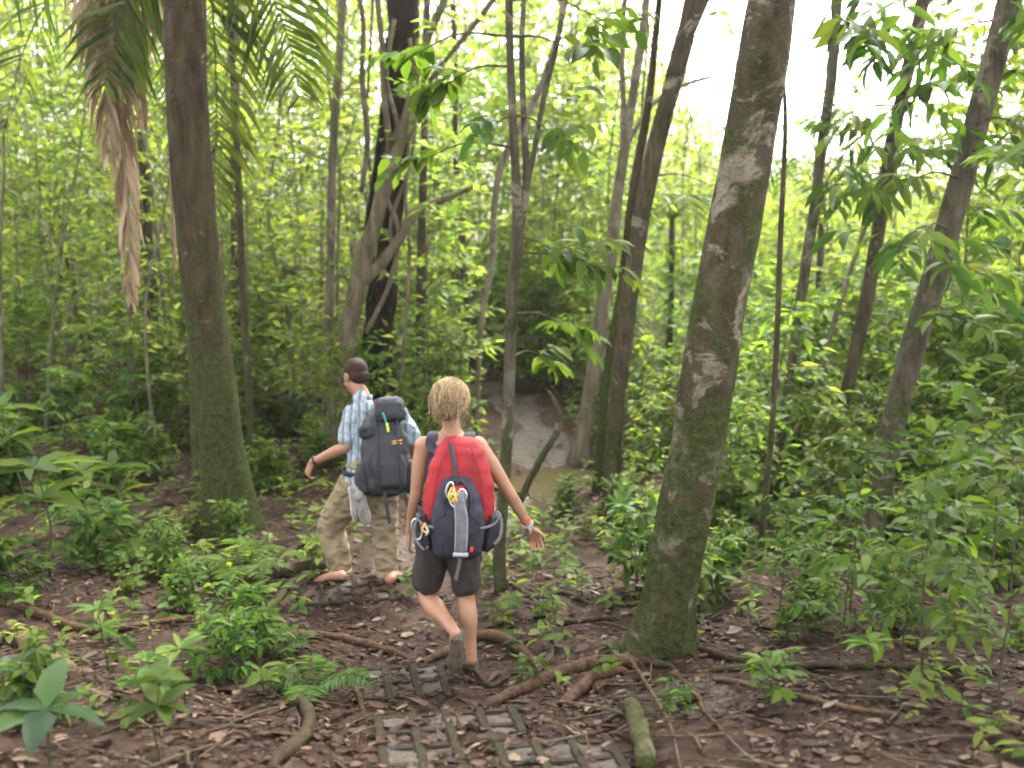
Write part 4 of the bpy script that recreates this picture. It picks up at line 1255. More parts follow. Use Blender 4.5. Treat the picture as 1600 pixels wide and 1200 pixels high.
# ---------------------------------------------------------------- the two walkers
def skin(name, col):
    m, nt, b, out = mat(name)
    tc = nt.nodes.new('ShaderNodeTexCoord')
    n = noise(nt, tc.outputs['Object'], 14, 4, .6)
    c = ramp(nt, n.outputs[0], [(.3, tuple(x * .86 for x in col)), (.7, tuple(x * 1.1 for x in col))]).outputs[0]
    nt.links.new(c, b.inputs['Base Color'])
    n2 = noise(nt, tc.outputs['Object'], 5, 3, .6); n3 = noise(nt, tc.outputs['Object'], 45, 4, .7)
    c = mix(nt, ramp(nt, n2.outputs[0], [(.45, (0, 0, 0)), (.7, (.5, .5, .5))]).outputs[0], c, (col[0] * 1.02, col[1] * .72, col[2] * .68))
    c = mix(nt, ramp(nt, n3.outputs[0], [(.6, (0, 0, 0)), (.72, (.35, .35, .35))]).outputs[0], c, tuple(x * .55 for x in col))
    nt.links.new(c, b.inputs['Base Color'])
    b.inputs['Roughness'].default_value = .48; b.inputs['Specular IOR Level'].default_value = .35
    b.inputs['Subsurface Weight'].default_value = .12; b.inputs['Subsurface Radius'].default_value = (.012, .004, .002); b.inputs['Subsurface Scale'].default_value = 1.0
    return m


M['skin_w'] = skin('skin_fair', (.33, .18, .108))
M['skin_m'] = skin('skin_tanned', (.30, .15, .092))
M['tank'] = simple('dark_cotton', (.035, .035, .045), .85, .2, 40, .2, .3, fine=300)
M['shorts'] = simple('charcoal_cloth', (.040, .034, .030), .85, .25, 25, .2, .4, fine=220)
M['khaki'] = simple('khaki_cloth', (.22, .175, .108), .88, .18, 12, .2, .4, fine=160)
M['red'] = simple('red_nylon', (.27, .009, .013), .65, .35, 9, .35, .35, fine=240)
M['black'] = simple('black_nylon', (.018, .018, .024), .55, .3, 22, .35, .4, fine=260)
M['navy'] = simple('dark_mesh', (.030, .030, .045), .6, .3, 30, .3, .6, fine=400)
M['greyny'] = simple('grey_nylon', (.024, .025, .028), .6, .2, 18, .35, .4, fine=240)
M['greypale'] = simple('grey_webbing', (.13, .125, .135), .55, .3, 40, .35, .5, fine=300)
M['steel'] = simple('brushed_steel', (.6, .6, .62), .3, .1, 30, .5, 0, .9)
M['bright_red'] = simple('red_label', (.55, .03, .03), .6, .1, 30)
M['orange'] = simple('orange_stitching', (.75, .33, .03), .6, .1, 30)
M['green_cord'] = simple('green_cord', (.02, .28, .16), .6, .1, 30)
M['yellow_cord'] = simple('yellow_cord', (.5, .6, .08), .6, .1, 30)
M['shoe'] = simple('muddy_shoe', (.085, .075, .055), .8, .3, 20, .2, .5, fine=90)
M['sole'] = simple('worn_sole', (.085, .066, .045), .85, .4, 26, .2, .6, fine=90)
M['trainer'] = simple('grey_trainer', (.24, .22, .20), .75, .3, 26, .25, .5, fine=160)
M['trainer_sole'] = simple('white_sole', (.42, .39, .36), .7, .2, 26)
M['plastic'] = simple('clear_plastic', (.34, .34, .34), .25, .1, 20, .5)
M['eye'] = simple('eye_white', (.7, .68, .65), .2, .02, 20, .5)
M['iris'] = simple('eye_dark', (.03, .02, .015), .2, .02, 20, .5)
M['watch'] = simple('black_strap', (.015, .015, .016), .5, .1, 20)


def hair_mat(name, cols):
    m, nt, b, out = mat(name)
    at = nd(nt, 'ShaderNodeAttribute', attribute_name='rnd')
    tc = nt.nodes.new('ShaderNodeTexCoord')
    n = noise(nt, tc.outputs['Object'], 55, 5, .7, 1.2)
    ad = nd(nt, 'ShaderNodeMath', operation='MULTIPLY_ADD'); nt.links.new(n.outputs[0], ad.inputs[0]); ad.inputs[1].default_value = .7
    nt.links.new(at.outputs['Fac'], ad.inputs[2])
    ad2 = nd(nt, 'ShaderNodeMath', operation='SUBTRACT'); nt.links.new(ad.outputs[0], ad2.inputs[0]); ad2.inputs[1].default_value = .35
    c = ramp(nt, ad2.outputs[0], [(i / (len(cols) - 1), x) for i, x in enumerate(cols)]).outputs[0]
    nt.links.new(c, b.inputs['Base Color']); b.inputs['Roughness'].default_value = .6; b.inputs['Specular IOR Level'].default_value = .12
    bump(nt, b, n.outputs[0], .5, .01)
    return m


M['blonde'] = hair_mat('blonde_hair', [(.095, .060, .030), (.25, .168, .085), (.41, .295, .165), (.55, .425, .27)])
M['brownhair'] = hair_mat('short_brown_hair', [(.03, .014, .009), (.06, .028, .017), (.09, .046, .028)])


def plaid():
    m, nt, b, out = mat('plaid_shirt')
    tc = nt.nodes.new('ShaderNodeTexCoord'); sx = nt.nodes.new('ShaderNodeSeparateXYZ'); nt.links.new(tc.outputs['Object'], sx.inputs[0])
    nz = noise(nt, tc.outputs['Object'], 5, 2, .5)

    def band(o, k, lo, hi):
        a = nd(nt, 'ShaderNodeMath', operation='MULTIPLY_ADD'); nt.links.new(o, a.inputs[0]); a.inputs[1].default_value = k
        nt.links.new(nz.outputs[0], a.inputs[2])
        f = nd(nt, 'ShaderNodeMath', operation='FRACT'); nt.links.new(a.outputs[0], f.inputs[0])
        return ramp(nt, f.outputs[0], [(lo, (0, 0, 0)), (lo + .06, (1, 1, 1)), (hi, (1, 1, 1)), (hi + .06, (0, 0, 0))]).outputs[0]
    c = mix(nt, band(sx.outputs[0], 17, .25, .55), (.25, .30, .335), (.11, .15, .18))
    c = mix(nt, band(sx.outputs[0], 17, .68, .78), c, (.42, .45, .46))
    c2 = mix(nt, band(sx.outputs[2], 13, .3, .55), c, (.16, .20, .235))
    c = mix(nt, .55, c, c2)
    nt.links.new(c, b.inputs['Base Color']); b.inputs['Roughness'].default_value = .85
    n2 = noise(nt, tc.outputs['Object'], 9, 4, .6); bump(nt, b, n2.outputs[0], .5, .03)
    return m


M['plaid'] = plaid()


def ell(mb, c, ax, rad, nu=14, nv=20):
    """Ellipsoid; ax = three axis vectors."""
    th = np.linspace(0, math.pi, nu + 1)[1:-1]; ph = np.linspace(0, 2 * math.pi, nv, endpoint=False)
    T, Ph = np.meshgrid(th, ph, indexing='ij')
    l = np.stack([np.sin(T) * np.cos(Ph), np.sin(T) * np.sin(Ph), np.cos(T)], -1).reshape(-1, 3)
    l = np.concatenate([l, [[0, 0, 1], [0, 0, -1]]]) * np.asarray(rad)
    V = np.asarray(c) + l @ np.array(ax)
    m = nu - 1
    i = np.arange(m - 1)[:, None] * nv; j = np.arange(nv)[None]; j2 = (j + 1) % nv
    f = np.stack([i + j, i + nv + j, i + nv + j2, i + j2], -1).reshape(-1, 4)
    a = m * nv; jj = np.arange(nv); j3 = (jj + 1) % nv
    mb.add(V, [f, np.stack([np.full(nv, a), jj, j3], 1), np.stack([np.full(nv, a + 1), (m - 1) * nv + j3, (m - 1) * nv + jj], 1)])


def limb(mb, pts, rad, hint=None, seg=20, step=.02):
    """Closed loft with rounded ends."""
    P, Rr = smooth_path(np.asarray(pts, float), np.asarray(rad, float), step)
    if Rr.shape[1] == 1: Rr = np.repeat(Rr, 2, 1)
    t0 = nrm(P[0] - P[1]); t1 = nrm(P[-1] - P[-2])
    a = np.array([.35, .7, .93])
    h0 = [P[0] + t0 * Rr[0].min() * k for k in a][::-1]; r0 = [Rr[0] * math.sqrt(1 - k * k) for k in a][::-1]
    h1 = [P[-1] + t1 * Rr[-1].min() * k for k in a]; r1 = [Rr[-1] * math.sqrt(1 - k * k) for k in a]
    tube(mb, np.concatenate([h0, P, h1]), np.concatenate([r0, Rr, r1]), seg=seg, hint=hint)


def fuse(mb, name, mat_, parent, org, voxel=.006, smooth=4, wrinkle=0.0, wscale=9.0, seed=0, squash=(1, 1, 1)):
    """Grow the collected pieces together into ONE continuous surface."""
    me = mb.mesh('tmp', mat_, origin=org)
    o = bpy.data.objects.new('tmp', me); COL.objects.link(o)
    md = o.modifiers.new('r', 'REMESH'); md.mode = 'VOXEL'; md.voxel_size = voxel; md.use_smooth_shade = True
    if smooth:
        ms = o.modifiers.new('s', 'SMOOTH'); ms.factor = .5; ms.iterations = smooth
    dg = bpy.context.evaluated_depsgraph_get(); dg.update()
    nm = bpy.data.meshes.new_from_object(o.evaluated_get(dg))
    bpy.data.objects.remove(o)
    if wrinkle:
        n = len(nm.vertices); co = np.zeros(n * 3, np.float32); no = np.zeros(n * 3, np.float32)
        nm.vertices.foreach_get('co', co); nm.vertices.foreach_get('normal', no)
        co = co.reshape(-1, 3); no = no.reshape(-1, 3)
        q = co * np.array(squash)
        w_ = vnoise(q * wscale, seed) * .6 + vnoise(q * wscale * 2.3, seed + 1) * .4
        w_ = -np.abs(w_) * 1.6 + .45
        co = co + no * (wrinkle * w_)[:, None]
        nm.vertices.foreach_set('co', co.astype(np.float32).ravel()); nm.update()
    nm.name = name
    nm.materials.clear(); nm.materials.append(mat_)
    return link(name, nm, parent)


def reach(a, px, py, L, sgn=-1):
    """Point on the sight line whose distance from a is L, nearer (-1) or farther (+1)."""
    best = None
    for y in np.linspace(a[1], a[1] + sgn * L, 80):
        p = PY(px, py, y)
        e = abs(np.linalg.norm(p - a) - L)
        if best is None or e < best[0]:
            best = (e, p)
    return best[1]


def hand(mb, w, d, pn, thumb, s=1.0, curl=.35, spread=.16):
    """w wrist, d direction of the fingers, pn palm normal, thumb +1/-1 along cross(d, pn)."""
    d = nrm(d); pn = nrm(pn - d * (pn @ d)); sd = np.cross(d, pn) * thumb
    k = w + d * .088 * s
    limb(mb, [w - d * .01, w + d * .03 * s, k], [(.026 * s, .017 * s), (.037 * s, .016 * s), (.041 * s, .013 * s)], hint=sd, seg=14, step=.012)
    for i, (o, l) in enumerate([(.030, .068), (.010, .078), (-.011, .072), (-.030, .056)]):
        b = k + sd * o * s - d * .008
        dd = nrm(d + sd * o * spread * 34 * .3)
        c1, c2 = curl * (1 + .2 * i), curl * (1.9 + .3 * i)
        m1 = b + (dd * math.cos(c1) + pn * math.sin(c1)) * l * .45 * s
        m2 = m1 + (dd * math.cos(c1 * 1.8) + pn * math.sin(c1 * 1.8)) * l * .32 * s
        m3 = m2 + (dd * math.cos(c2 * 1.2) + pn * math.sin(c2 * 1.2)) * l * .25 * s
        limb(mb, [b, m1, m2, m3], [.0090 * s, .0085 * s, .0078 * s, .0066 * s], seg=10, step=.008)
    t0 = w + d * .026 * s + sd * .026 * s
    t1 = t0 + nrm(d * .75 + sd * .8 + pn * .35) * .042 * s
    t2 = t1 + nrm(d * .9 + sd * .45 + pn * .3) * .034 * s
    limb(mb, [t0, t1, t2], [.014 * s, .0108 * s, .008 * s], seg=10, step=.008)


def head(mb, c, f, u, s=1.0):
    r = np.cross(f, u); ax = (r, f, u)

    def E(x, y, z, rx, ry, rz): ell(mb, c + (r * x + f * y + u * z) * s, ax, (rx * s, ry * s, rz * s))
    E(0, -.005, .022, .076, .094, .098)
    E(0, .032, -.045, .058, .060, .072); E(0, .066, -.094, .024, .022, .020)
    E(0, .090, .036, .05, .014, .014)
    E(0, .100, -.010, .012, .020, .024); E(0, .112, -.020, .013, .012, .010)
    E(0, .090, -.055, .022, .010, .006); E(0, .089, -.067, .019, .010, .007)
    for q in (-1, 1):
        E(q * .078, -.008, -.008, .010, .022, .032); E(q * .084, -.016, .002, .007, .014, .020)
        E(q * .040, .070, -.025, .020, .018, .02)


def eyes(c, f, u, parent, org, s=1.0):
    r = np.cross(f, u)
    mb = MB()
    for q in (-1, 1):
        ell(mb, c + (r * q * .031 + f * .083 + u * .010) * s, (r, f, u), (.013 * s, .010 * s, .009 * s), 8, 12)
    mb.build('eyes', M['eye'], parent, origin=org)
    mb = MB()
    for q in (-1, 1):
        ell(mb, c + (r * q * .031 + f * .0905 + u * .010) * s, (r, f, u), (.0055 * s, .004 * s, .0055 * s), 8, 12)
    mb.build('irises', M['iris'], parent, origin=org)


def foot(mb, ankle, heel, toe, s=1.0, toes=True):
    """Bare foot: heel and toe on the sole line."""
    d = nrm(toe - heel); up = np.array([0, 0, 1.0]); up = nrm(up - d * (up @ d)); sd = np.cross(d, up)
    L = np.linalg.norm(toe - heel)
    limb(mb, [ankle + up * .03, ankle, heel + up * .04 + d * .035], [.036 * s, .037 * s, .034 * s], seg=16)
    limb(mb, [heel + up * .032 * s + d * .025, heel + d * L * .45 + up * .033 * s, heel + d * L * .74 + up * .020 * s], [(.030 * s, .030 * s), (.038 * s, .032 * s), (.045 * s, .020 * s)], hint=sd, seg=16)
    if toes:
        for i, (o, l, q) in enumerate([(-.032, .24, .0125), (-.012, .25, .0095), (.006, .235, .009), (.022, .21, .0085), (.036, .18, .008)]):
            b = heel + d * L * .70 + sd * o * s + up * .016
            limb(mb, [b, heel + d * L * (.70 + l) + sd * o * 1.1 * s + up * .012], [q * s * 1.1, q * s], seg=10, step=.01)


def shoe(name, parent, org, heel, toe, up, m_up, m_sole, wd=.042):
    d = nrm(toe - heel); up = nrm(up - d * (up @ d)); sd = np.cross(d, up); L = np.linalg.norm(toe - heel)
    mb = MB()
    limb(mb, [heel + up * .045 + d * .035, heel + up * .05 + d * L * .42, heel + up * .034 + d * L * .72, heel + up * .028 + d * (L - .035)], [(.034, .040), (.038, .042), (wd, .027), (.030, .020)], hint=sd, seg=18)
    limb(mb, [heel + up * .085 + d * .045, heel + up * .05 + d * .05], [(.036, .042), (.036, .045)], hint=sd, seg=18)
    o = fuse(mb, name, m_up, parent, org, .005, 4)
    mb = MB()
    limb(mb, [heel + up * .012 + d * .03, heel + up * .012 + d * L * .4, heel + up * .012 + d * L * .72, heel + up * .016 + d * (L - .03)], [(.036, .014), (.034, .014), (wd + .004, .014), (.032, .013)], hint=sd, seg=18)
    fuse(mb, 'sole', m_sole, o, org, .004, 2)
    return o


EX, EY, EZ = np.eye(3)


def bvh_of(objs, org):
    from mathutils.bvhtree import BVHTree
    out = []
    for o in objs:
        out.append(BVHTree.FromPolygons([Vector(v.co) + Vector(org) for v in o.data.vertices], [tuple(p.vertices) for p in o.data.polygons]))
    return out


def over_shoulder(trees, c, a0, a1, n, off):
    """Points lying on the body from the back (a0) over the shoulder to the front (a1)."""
    P = []
    for a in np.linspace(a0, a1, n):
        d = np.array([0, math.cos(a), math.sin(a)])
        best = None
        for t in trees:
            h = t.ray_cast(Vector(c + d * .5), Vector(-d), .5)
            if h[0] is not None and (best is None or (Vector(c) - h[0]).length > best[0]):
                best = ((Vector(c) - h[0]).length, np.array(h[0]))
        P.append((best[1] if best else c + d * .12) + d * off)
    return P


def make_woman():
    y0 = 5.22
    fo = G(737, 1050)
    hL, hR = PY(681, 818, y0), PY(722, 818, y0)
    kR = PY(728, 932, y0 + .03); aR = PY(737, 1031, y0 - .05)
    kL = PY(666, 926, y0 + .10); aL = reach(kL, 712, 990, .40)
    pel = (hL + hR) / 2
    C7 = PY(705, 676, y0 + .07); ch = PY(704, 728, y0 + .05); wa = PY(703, 782, y0 + .02)
    sL, sR = PY(660, 696, y0 + .05), PY(749, 696, y0 + .05)
    eR = reach(sR, 795, 768, .30); wR = PY(826, 822, eR[1] + .05)
    eL = PY(650, 772, y0 + .03); wL = PY(640, 830, y0 + .10)
    hc = PY(703, 627, y0 + .12)
    org = np.array([pel[0], y0, TZ(pel[0], y0)])
    root_ = thing('person', 'woman in charcoal shorts seen from behind, stepping down with one heel lifted', 'person', org)
    f = nrm(np.array([.02, 1, -.10])); u = nrm(np.array([.03, .10, 1])); u = nrm(u - f * (u @ f))
    mb = MB()
    limb(mb, [pel - [0, 0, .06], pel + [0, 0, .02], (pel + wa) / 2, wa, ch, C7 - [0, .02, .06]], [(.135, .11), (.155, .115), (.138, .10), (.118, .085), (.140, .10), (.10, .065)], hint=EX, seg=28)
    limb(mb, [sL, (sL + sR) / 2 + [0, .0, .015], sR], [(.045, .045), (.06, .055), (.045, .045)], seg=18)
    limb(mb, [C7 - [.05, 0, .03], C7 + [0, .005, .005], C7 + [.05, 0, -.03]], [.035, .045, .035])
    limb(mb, [C7 - [0, 0, .05], C7 + [0, .01, .02], hc + [0, -.012, -.06]], [.058, .050, .047])
    head(mb, hc, f, u, .97)
    limb(mb, [sR - [.01, 0, -.005], sR + (eR - sR) * .35, eR, eR + (wR - eR) * .3, wR], [.047, .043, .033, .034, .0235])
    limb(mb, [sL + [.01, 0, .005], sL + (eL - sL) * .35, eL, eL + (wL - eL) * .3, wL], [.047, .043, .033, .034, .0235])
    hd = nrm(PY(846, 862, wR[1] + .06) - wR)
    hand(mb, wR + hd * .01, hd, np.array([-.35, -.9, .2]), -1, .98, .30, .3)
    hdl = nrm(np.array([-.12, .15, -1]))
    hand(mb, wL + hdl * .01, hdl, np.array([.8, .2, 0]), -1, .98, .4, .16)
    limb(mb, [hR - [0, 0, .02], (hR + kR) / 2, kR, kR + (aR - kR) * .3 - [0, .016, 0], kR + (aR - kR) * .7, aR], [.084, .072, .049, .056, .036, .029])
    limb(mb, [hL - [0, 0, .02], (hL + kL) / 2, kL, kL + (aL - kL) * .3 - [0, .010, .012], kL + (aL - kL) * .7, aL], [.084, .072, .049, .056, .036, .029])
    # feet inside the shoes
    heelR = fo + [0, -.035, .02]; toeR = fo + [-.01, .20, .02 + min(0, TZ(fo[0], fo[1] + .2) - fo[2])]
    limb(mb, [aR, heelR + [0, .05, .05], heelR + [0, .14, .03]], [.03, .03, .028])
    sole_n = nrm(np.array([.10, .85, .25]))            # the lifted foot: toes down, sole to the viewer
    heelL = aL + np.array([.01, -.055, .01])
    toeL = reach(heelL, 708, 1058, .25, 1)
    limb(mb, [aL, aL + (toeL - heelL) * .18, heelL + (toeL - heelL) * .5 + sole_n * .035], [.03, .030, .026])
    body = fuse(mb, 'body', M['skin_w'], root_, org, .005, 5)
    eyes(hc, f, u, root_, org, .97)
    # hair
    r = np.cross(f, u); ax = (r, f, u)
    mb = MB()
    ell(mb, hc + u * .032 - f * .018, ax, (.096, .100, .094)); ell(mb, hc - f * .05 - u * .03, ax, (.094, .062, .060)); ell(mb, hc - f * .125 - u * .046 - r * .004, ax, (.060, .052, .046)); ell(mb, hc - f * .05 - u * .066, ax, (.062, .044, .030)); ell(mb, hc - f * .150 - u * .030 + r * .028, ax, (.030, .026, .034)); ell(mb, hc - f * .140 - u * .062 - r * .032, ax, (.030, .026, .026))
    h = fuse(mb, 'hair', M['blonde'], root_, org, .007, 3, .004, 40, 3)
    rs = np.random.default_rng(5); mb = MB()
    for i in range(1300):
        d0 = nrm(np.array([rs.normal(0, 1), rs.normal(-.25, .6), abs(rs.normal(.35, .6))]))
        d1 = nrm(np.array([rs.normal(0, .30), -1, rs.normal(-.42, .22)]))
        t = np.linspace(0, 1, 8)[:, None]
        dd = nrm(d0 * (1 - t) + d1 * t)
        rad = np.array([.100, .106, .102]) * (1.0 + rs.uniform(-.02, .08))
        P = hc + u * .028 - f * .014 + (dd * rad) @ np.array(ax) - f * .062 * t ** 2 - u * .010 * t
        if i % 5 == 0:
            P = P + t ** 2 * (rs.normal(0, .042, 3) + r * rs.normal(0, .02) - u * .02)
        if i % 9 == 0:
            P = np.concatenate([P, P[-1:] + np.cumsum(rs.normal(0, .012, (3, 3)) + [0, 0, -.012], 0)])
        tube(mb, P, np.linspace(.0014, .0007, len(P)), seg=3, rnd=float(rs.uniform(.05, .9)))
    mb.build('loose_strands', M['blonde'], h, origin=org)
    # clothes
    mb = MB()
    limb(mb, [pel + [0, 0, .02], (pel + wa) / 2, wa, ch, C7 - [0, .01, .10]], [(.160, .12), (.145, .108), (.126, .093), (.149, .108), (.128, .082)], hint=EX, seg=28)
    for q in (-1, 1):
        a = C7 + [q * .085, .01, -.085]; limb(mb, [a + [0, -.02, -.05], a + [-q * .004, .0, .04], a + [0, .06, .055], a + [0, .11, -.02]], [(.020, .012)] * 4, hint=EX)
    tank = fuse(mb, 'tank_top', M['tank'], root_, org, .006, 4, .004, 14, 5, (1, 1, .6))
    mb = MB()
    pt = pel + [0, 0, .09]
    hemR, hemL = kR + (hR - kR) * .06, kL + (hL - kL) * .06
    limb(mb, [pt, pel, pel - [0, 0, .07]], [(.150, .112), (.170, .130), (.160, .120)], hint=EX, seg=28)
    limb(mb, [hR + [0, 0, .0], (hR + kR) / 2, hemR + (hR - hemR) * .15], [.098, .094, .086], seg=24)
    limb(mb, [hL + [-.004, 0, .0], (hL + kL) / 2, hemL + (hL - hemL) * .15], [.098, .094, .088], seg=24)
    fuse(mb, 'shorts', M['shorts'], root_, org, .006, 4, .018, 10, 8, (1, 1, .6))
    shoe('shoe', root_, org, heelR, toeR, EZ, M['shoe'], M['sole'])
    shoe('shoe', root_, org, heelL, toeL, sole_n, M['shoe'], M['sole'])
    # bracelets
    wd_ = nrm(eR - wR)
    for k, (o_, m_, rr) in enumerate([(.045, 'bright_red', .0075), (.012, 'plastic', .009)]):
        mb = MB(); c0 = wR + wd_ * o_; a = nrm(np.cross(wd_, EY)); b = np.cross(wd_, a); th = np.linspace(0, TAU, 25)
        rad_ = .0275 if k == 0 else .030
        P = c0 + np.outer(np.cos(th), a) * rad_ + np.outer(np.sin(th), b) * rad_
        tube(mb, P, np.full(25, rr * .6), seg=8, cap=False, hint=wd_)
        o = mb.build('bracelet', M[m_], root_, origin=org)
        if k == 1: o.name = 'watch_strap'
    mb = MB(); p = wR + wd_ * .012
    for k in range(5):
        q = p + np.array([-.03 + .012 * k, -.02, 0]) ; limb(mb, [q, q + rs.normal(0, .02, 3) - [0, 0, .02]], [(.008, .002), (.006, .002)], seg=8)
    mb.build('plastic_band_end', M['plastic'], root_, origin=org)
    return dict(pel=pel, C7=C7, sL=sL, sR=sR, bvh=bvh_of([body, tank], org))


def sgrid(levels, n=44, e=2.6, nz=None):
    """Rounded-box loft: levels (z, cx, cy, rx, ry) -> local vertices and faces with caps."""
    Lv = np.array(levels, float)
    if nz:
        P, Rr = smooth_path(Lv[:, [1, 2, 0]], Lv[:, 3:5], nz)
    else:
        P, Rr = Lv[:, [1, 2, 0]], Lv[:, 3:5]
    th = np.linspace(0, TAU, n, endpoint=False)
    c, s = np.cos(th), np.sin(th)
    cx = np.sign(c) * np.abs(c) ** (2 / e); sy = np.sign(s) * np.abs(s) ** (2 / e)
    V = np.stack([P[:, 0:1] + Rr[:, 0:1] * cx, P[:, 1:2] + Rr[:, 1:2] * sy, np.repeat(P[:, 2:3], n, 1)], -1).reshape(-1, 3)
    m = len(P)
    i = np.arange(m - 1)[:, None] * n; j = np.arange(n)[None]; j2 = (j + 1) % n
    f = np.stack([i + j, i + j2, i + n + j2, i + n + j], -1).reshape(-1, 4)
    V = np.concatenate([V, P[:1], P[-1:]])
    a = m * n; jj = np.arange(n); j3 = (jj + 1) % n
    return V, [f, np.stack([np.full(n, a), j3, jj], 1), np.stack([np.full(n, a + 1), (m - 1) * n + jj, (m - 1) * n + j3], 1)]


class Bag:
    def __init__(s, label, o, top, right):
        s.o = np.asarray(o, float); s.z = nrm(top - o); s.x = nrm(right - s.z * (right @ s.z)); s.y = np.cross(s.z, s.x)
        if s.y[1] > 0: s.y = -s.y
        s.root = thing('backpack', label, 'backpack', s.o)

    def W(s, l):
        l = np.atleast_2d(np.asarray(l, float))
        return l[:, :1] * s.x + l[:, 1:2] * s.y + l[:, 2:3] * s.z

    def loft(s, name, m, levels, e=2.6, wr=.004, sc=14, seed=0, nz=.012, parent=None):
        V, fs = sgrid(levels, 44, e, nz)
        V = s.W(V)
        c = V.mean(0)
        if wr:
            nn = nrm(V - c); V = V + nn * (wr * (vnoise(V * sc * np.array([1, 1, .6]), seed) + .6 * vnoise(V * sc * 2.4, seed + 1)))[:, None]
        mb = MB(); mb.add(V, fs)
        return mb.build(name, M[m], parent or s.root)

    def band(s, name, m, pts, w_, t, parent=None, n=14, hint=None):
        P = s.W(pts); mb = MB()
        tube(mb, P, [(w_ / 2, t / 2)] * len(P), seg=12, step=.012, hint=s.x if hint is None else hint)
        return mb.build(name, M[m], parent or s.root)

    def cord(s, name, m, pts, r, parent=None):
        mb = MB(); tube(mb, s.W(pts), [r] * len(pts), seg=8, step=.01); return mb.build(name, M[m], parent or s.root)

    def ring(s, name, m, c, rx, rz, r, parent=None, tilt=0.0):
        th = np.linspace(0, TAU, 29)
        L = np.stack([c[0] + rx * np.cos(th) * math.cos(tilt) - rz * np.sin(th) * math.sin(tilt), np.full(29, c[1]), c[2] + rx * np.cos(th) * math.sin(tilt) + rz * np.sin(th) * math.cos(tilt)], 1)
        mb = MB(); tube(mb, s.W(L), [r] * 29, seg=8, cap=False); return mb.build(name, M[m], parent or s.root)


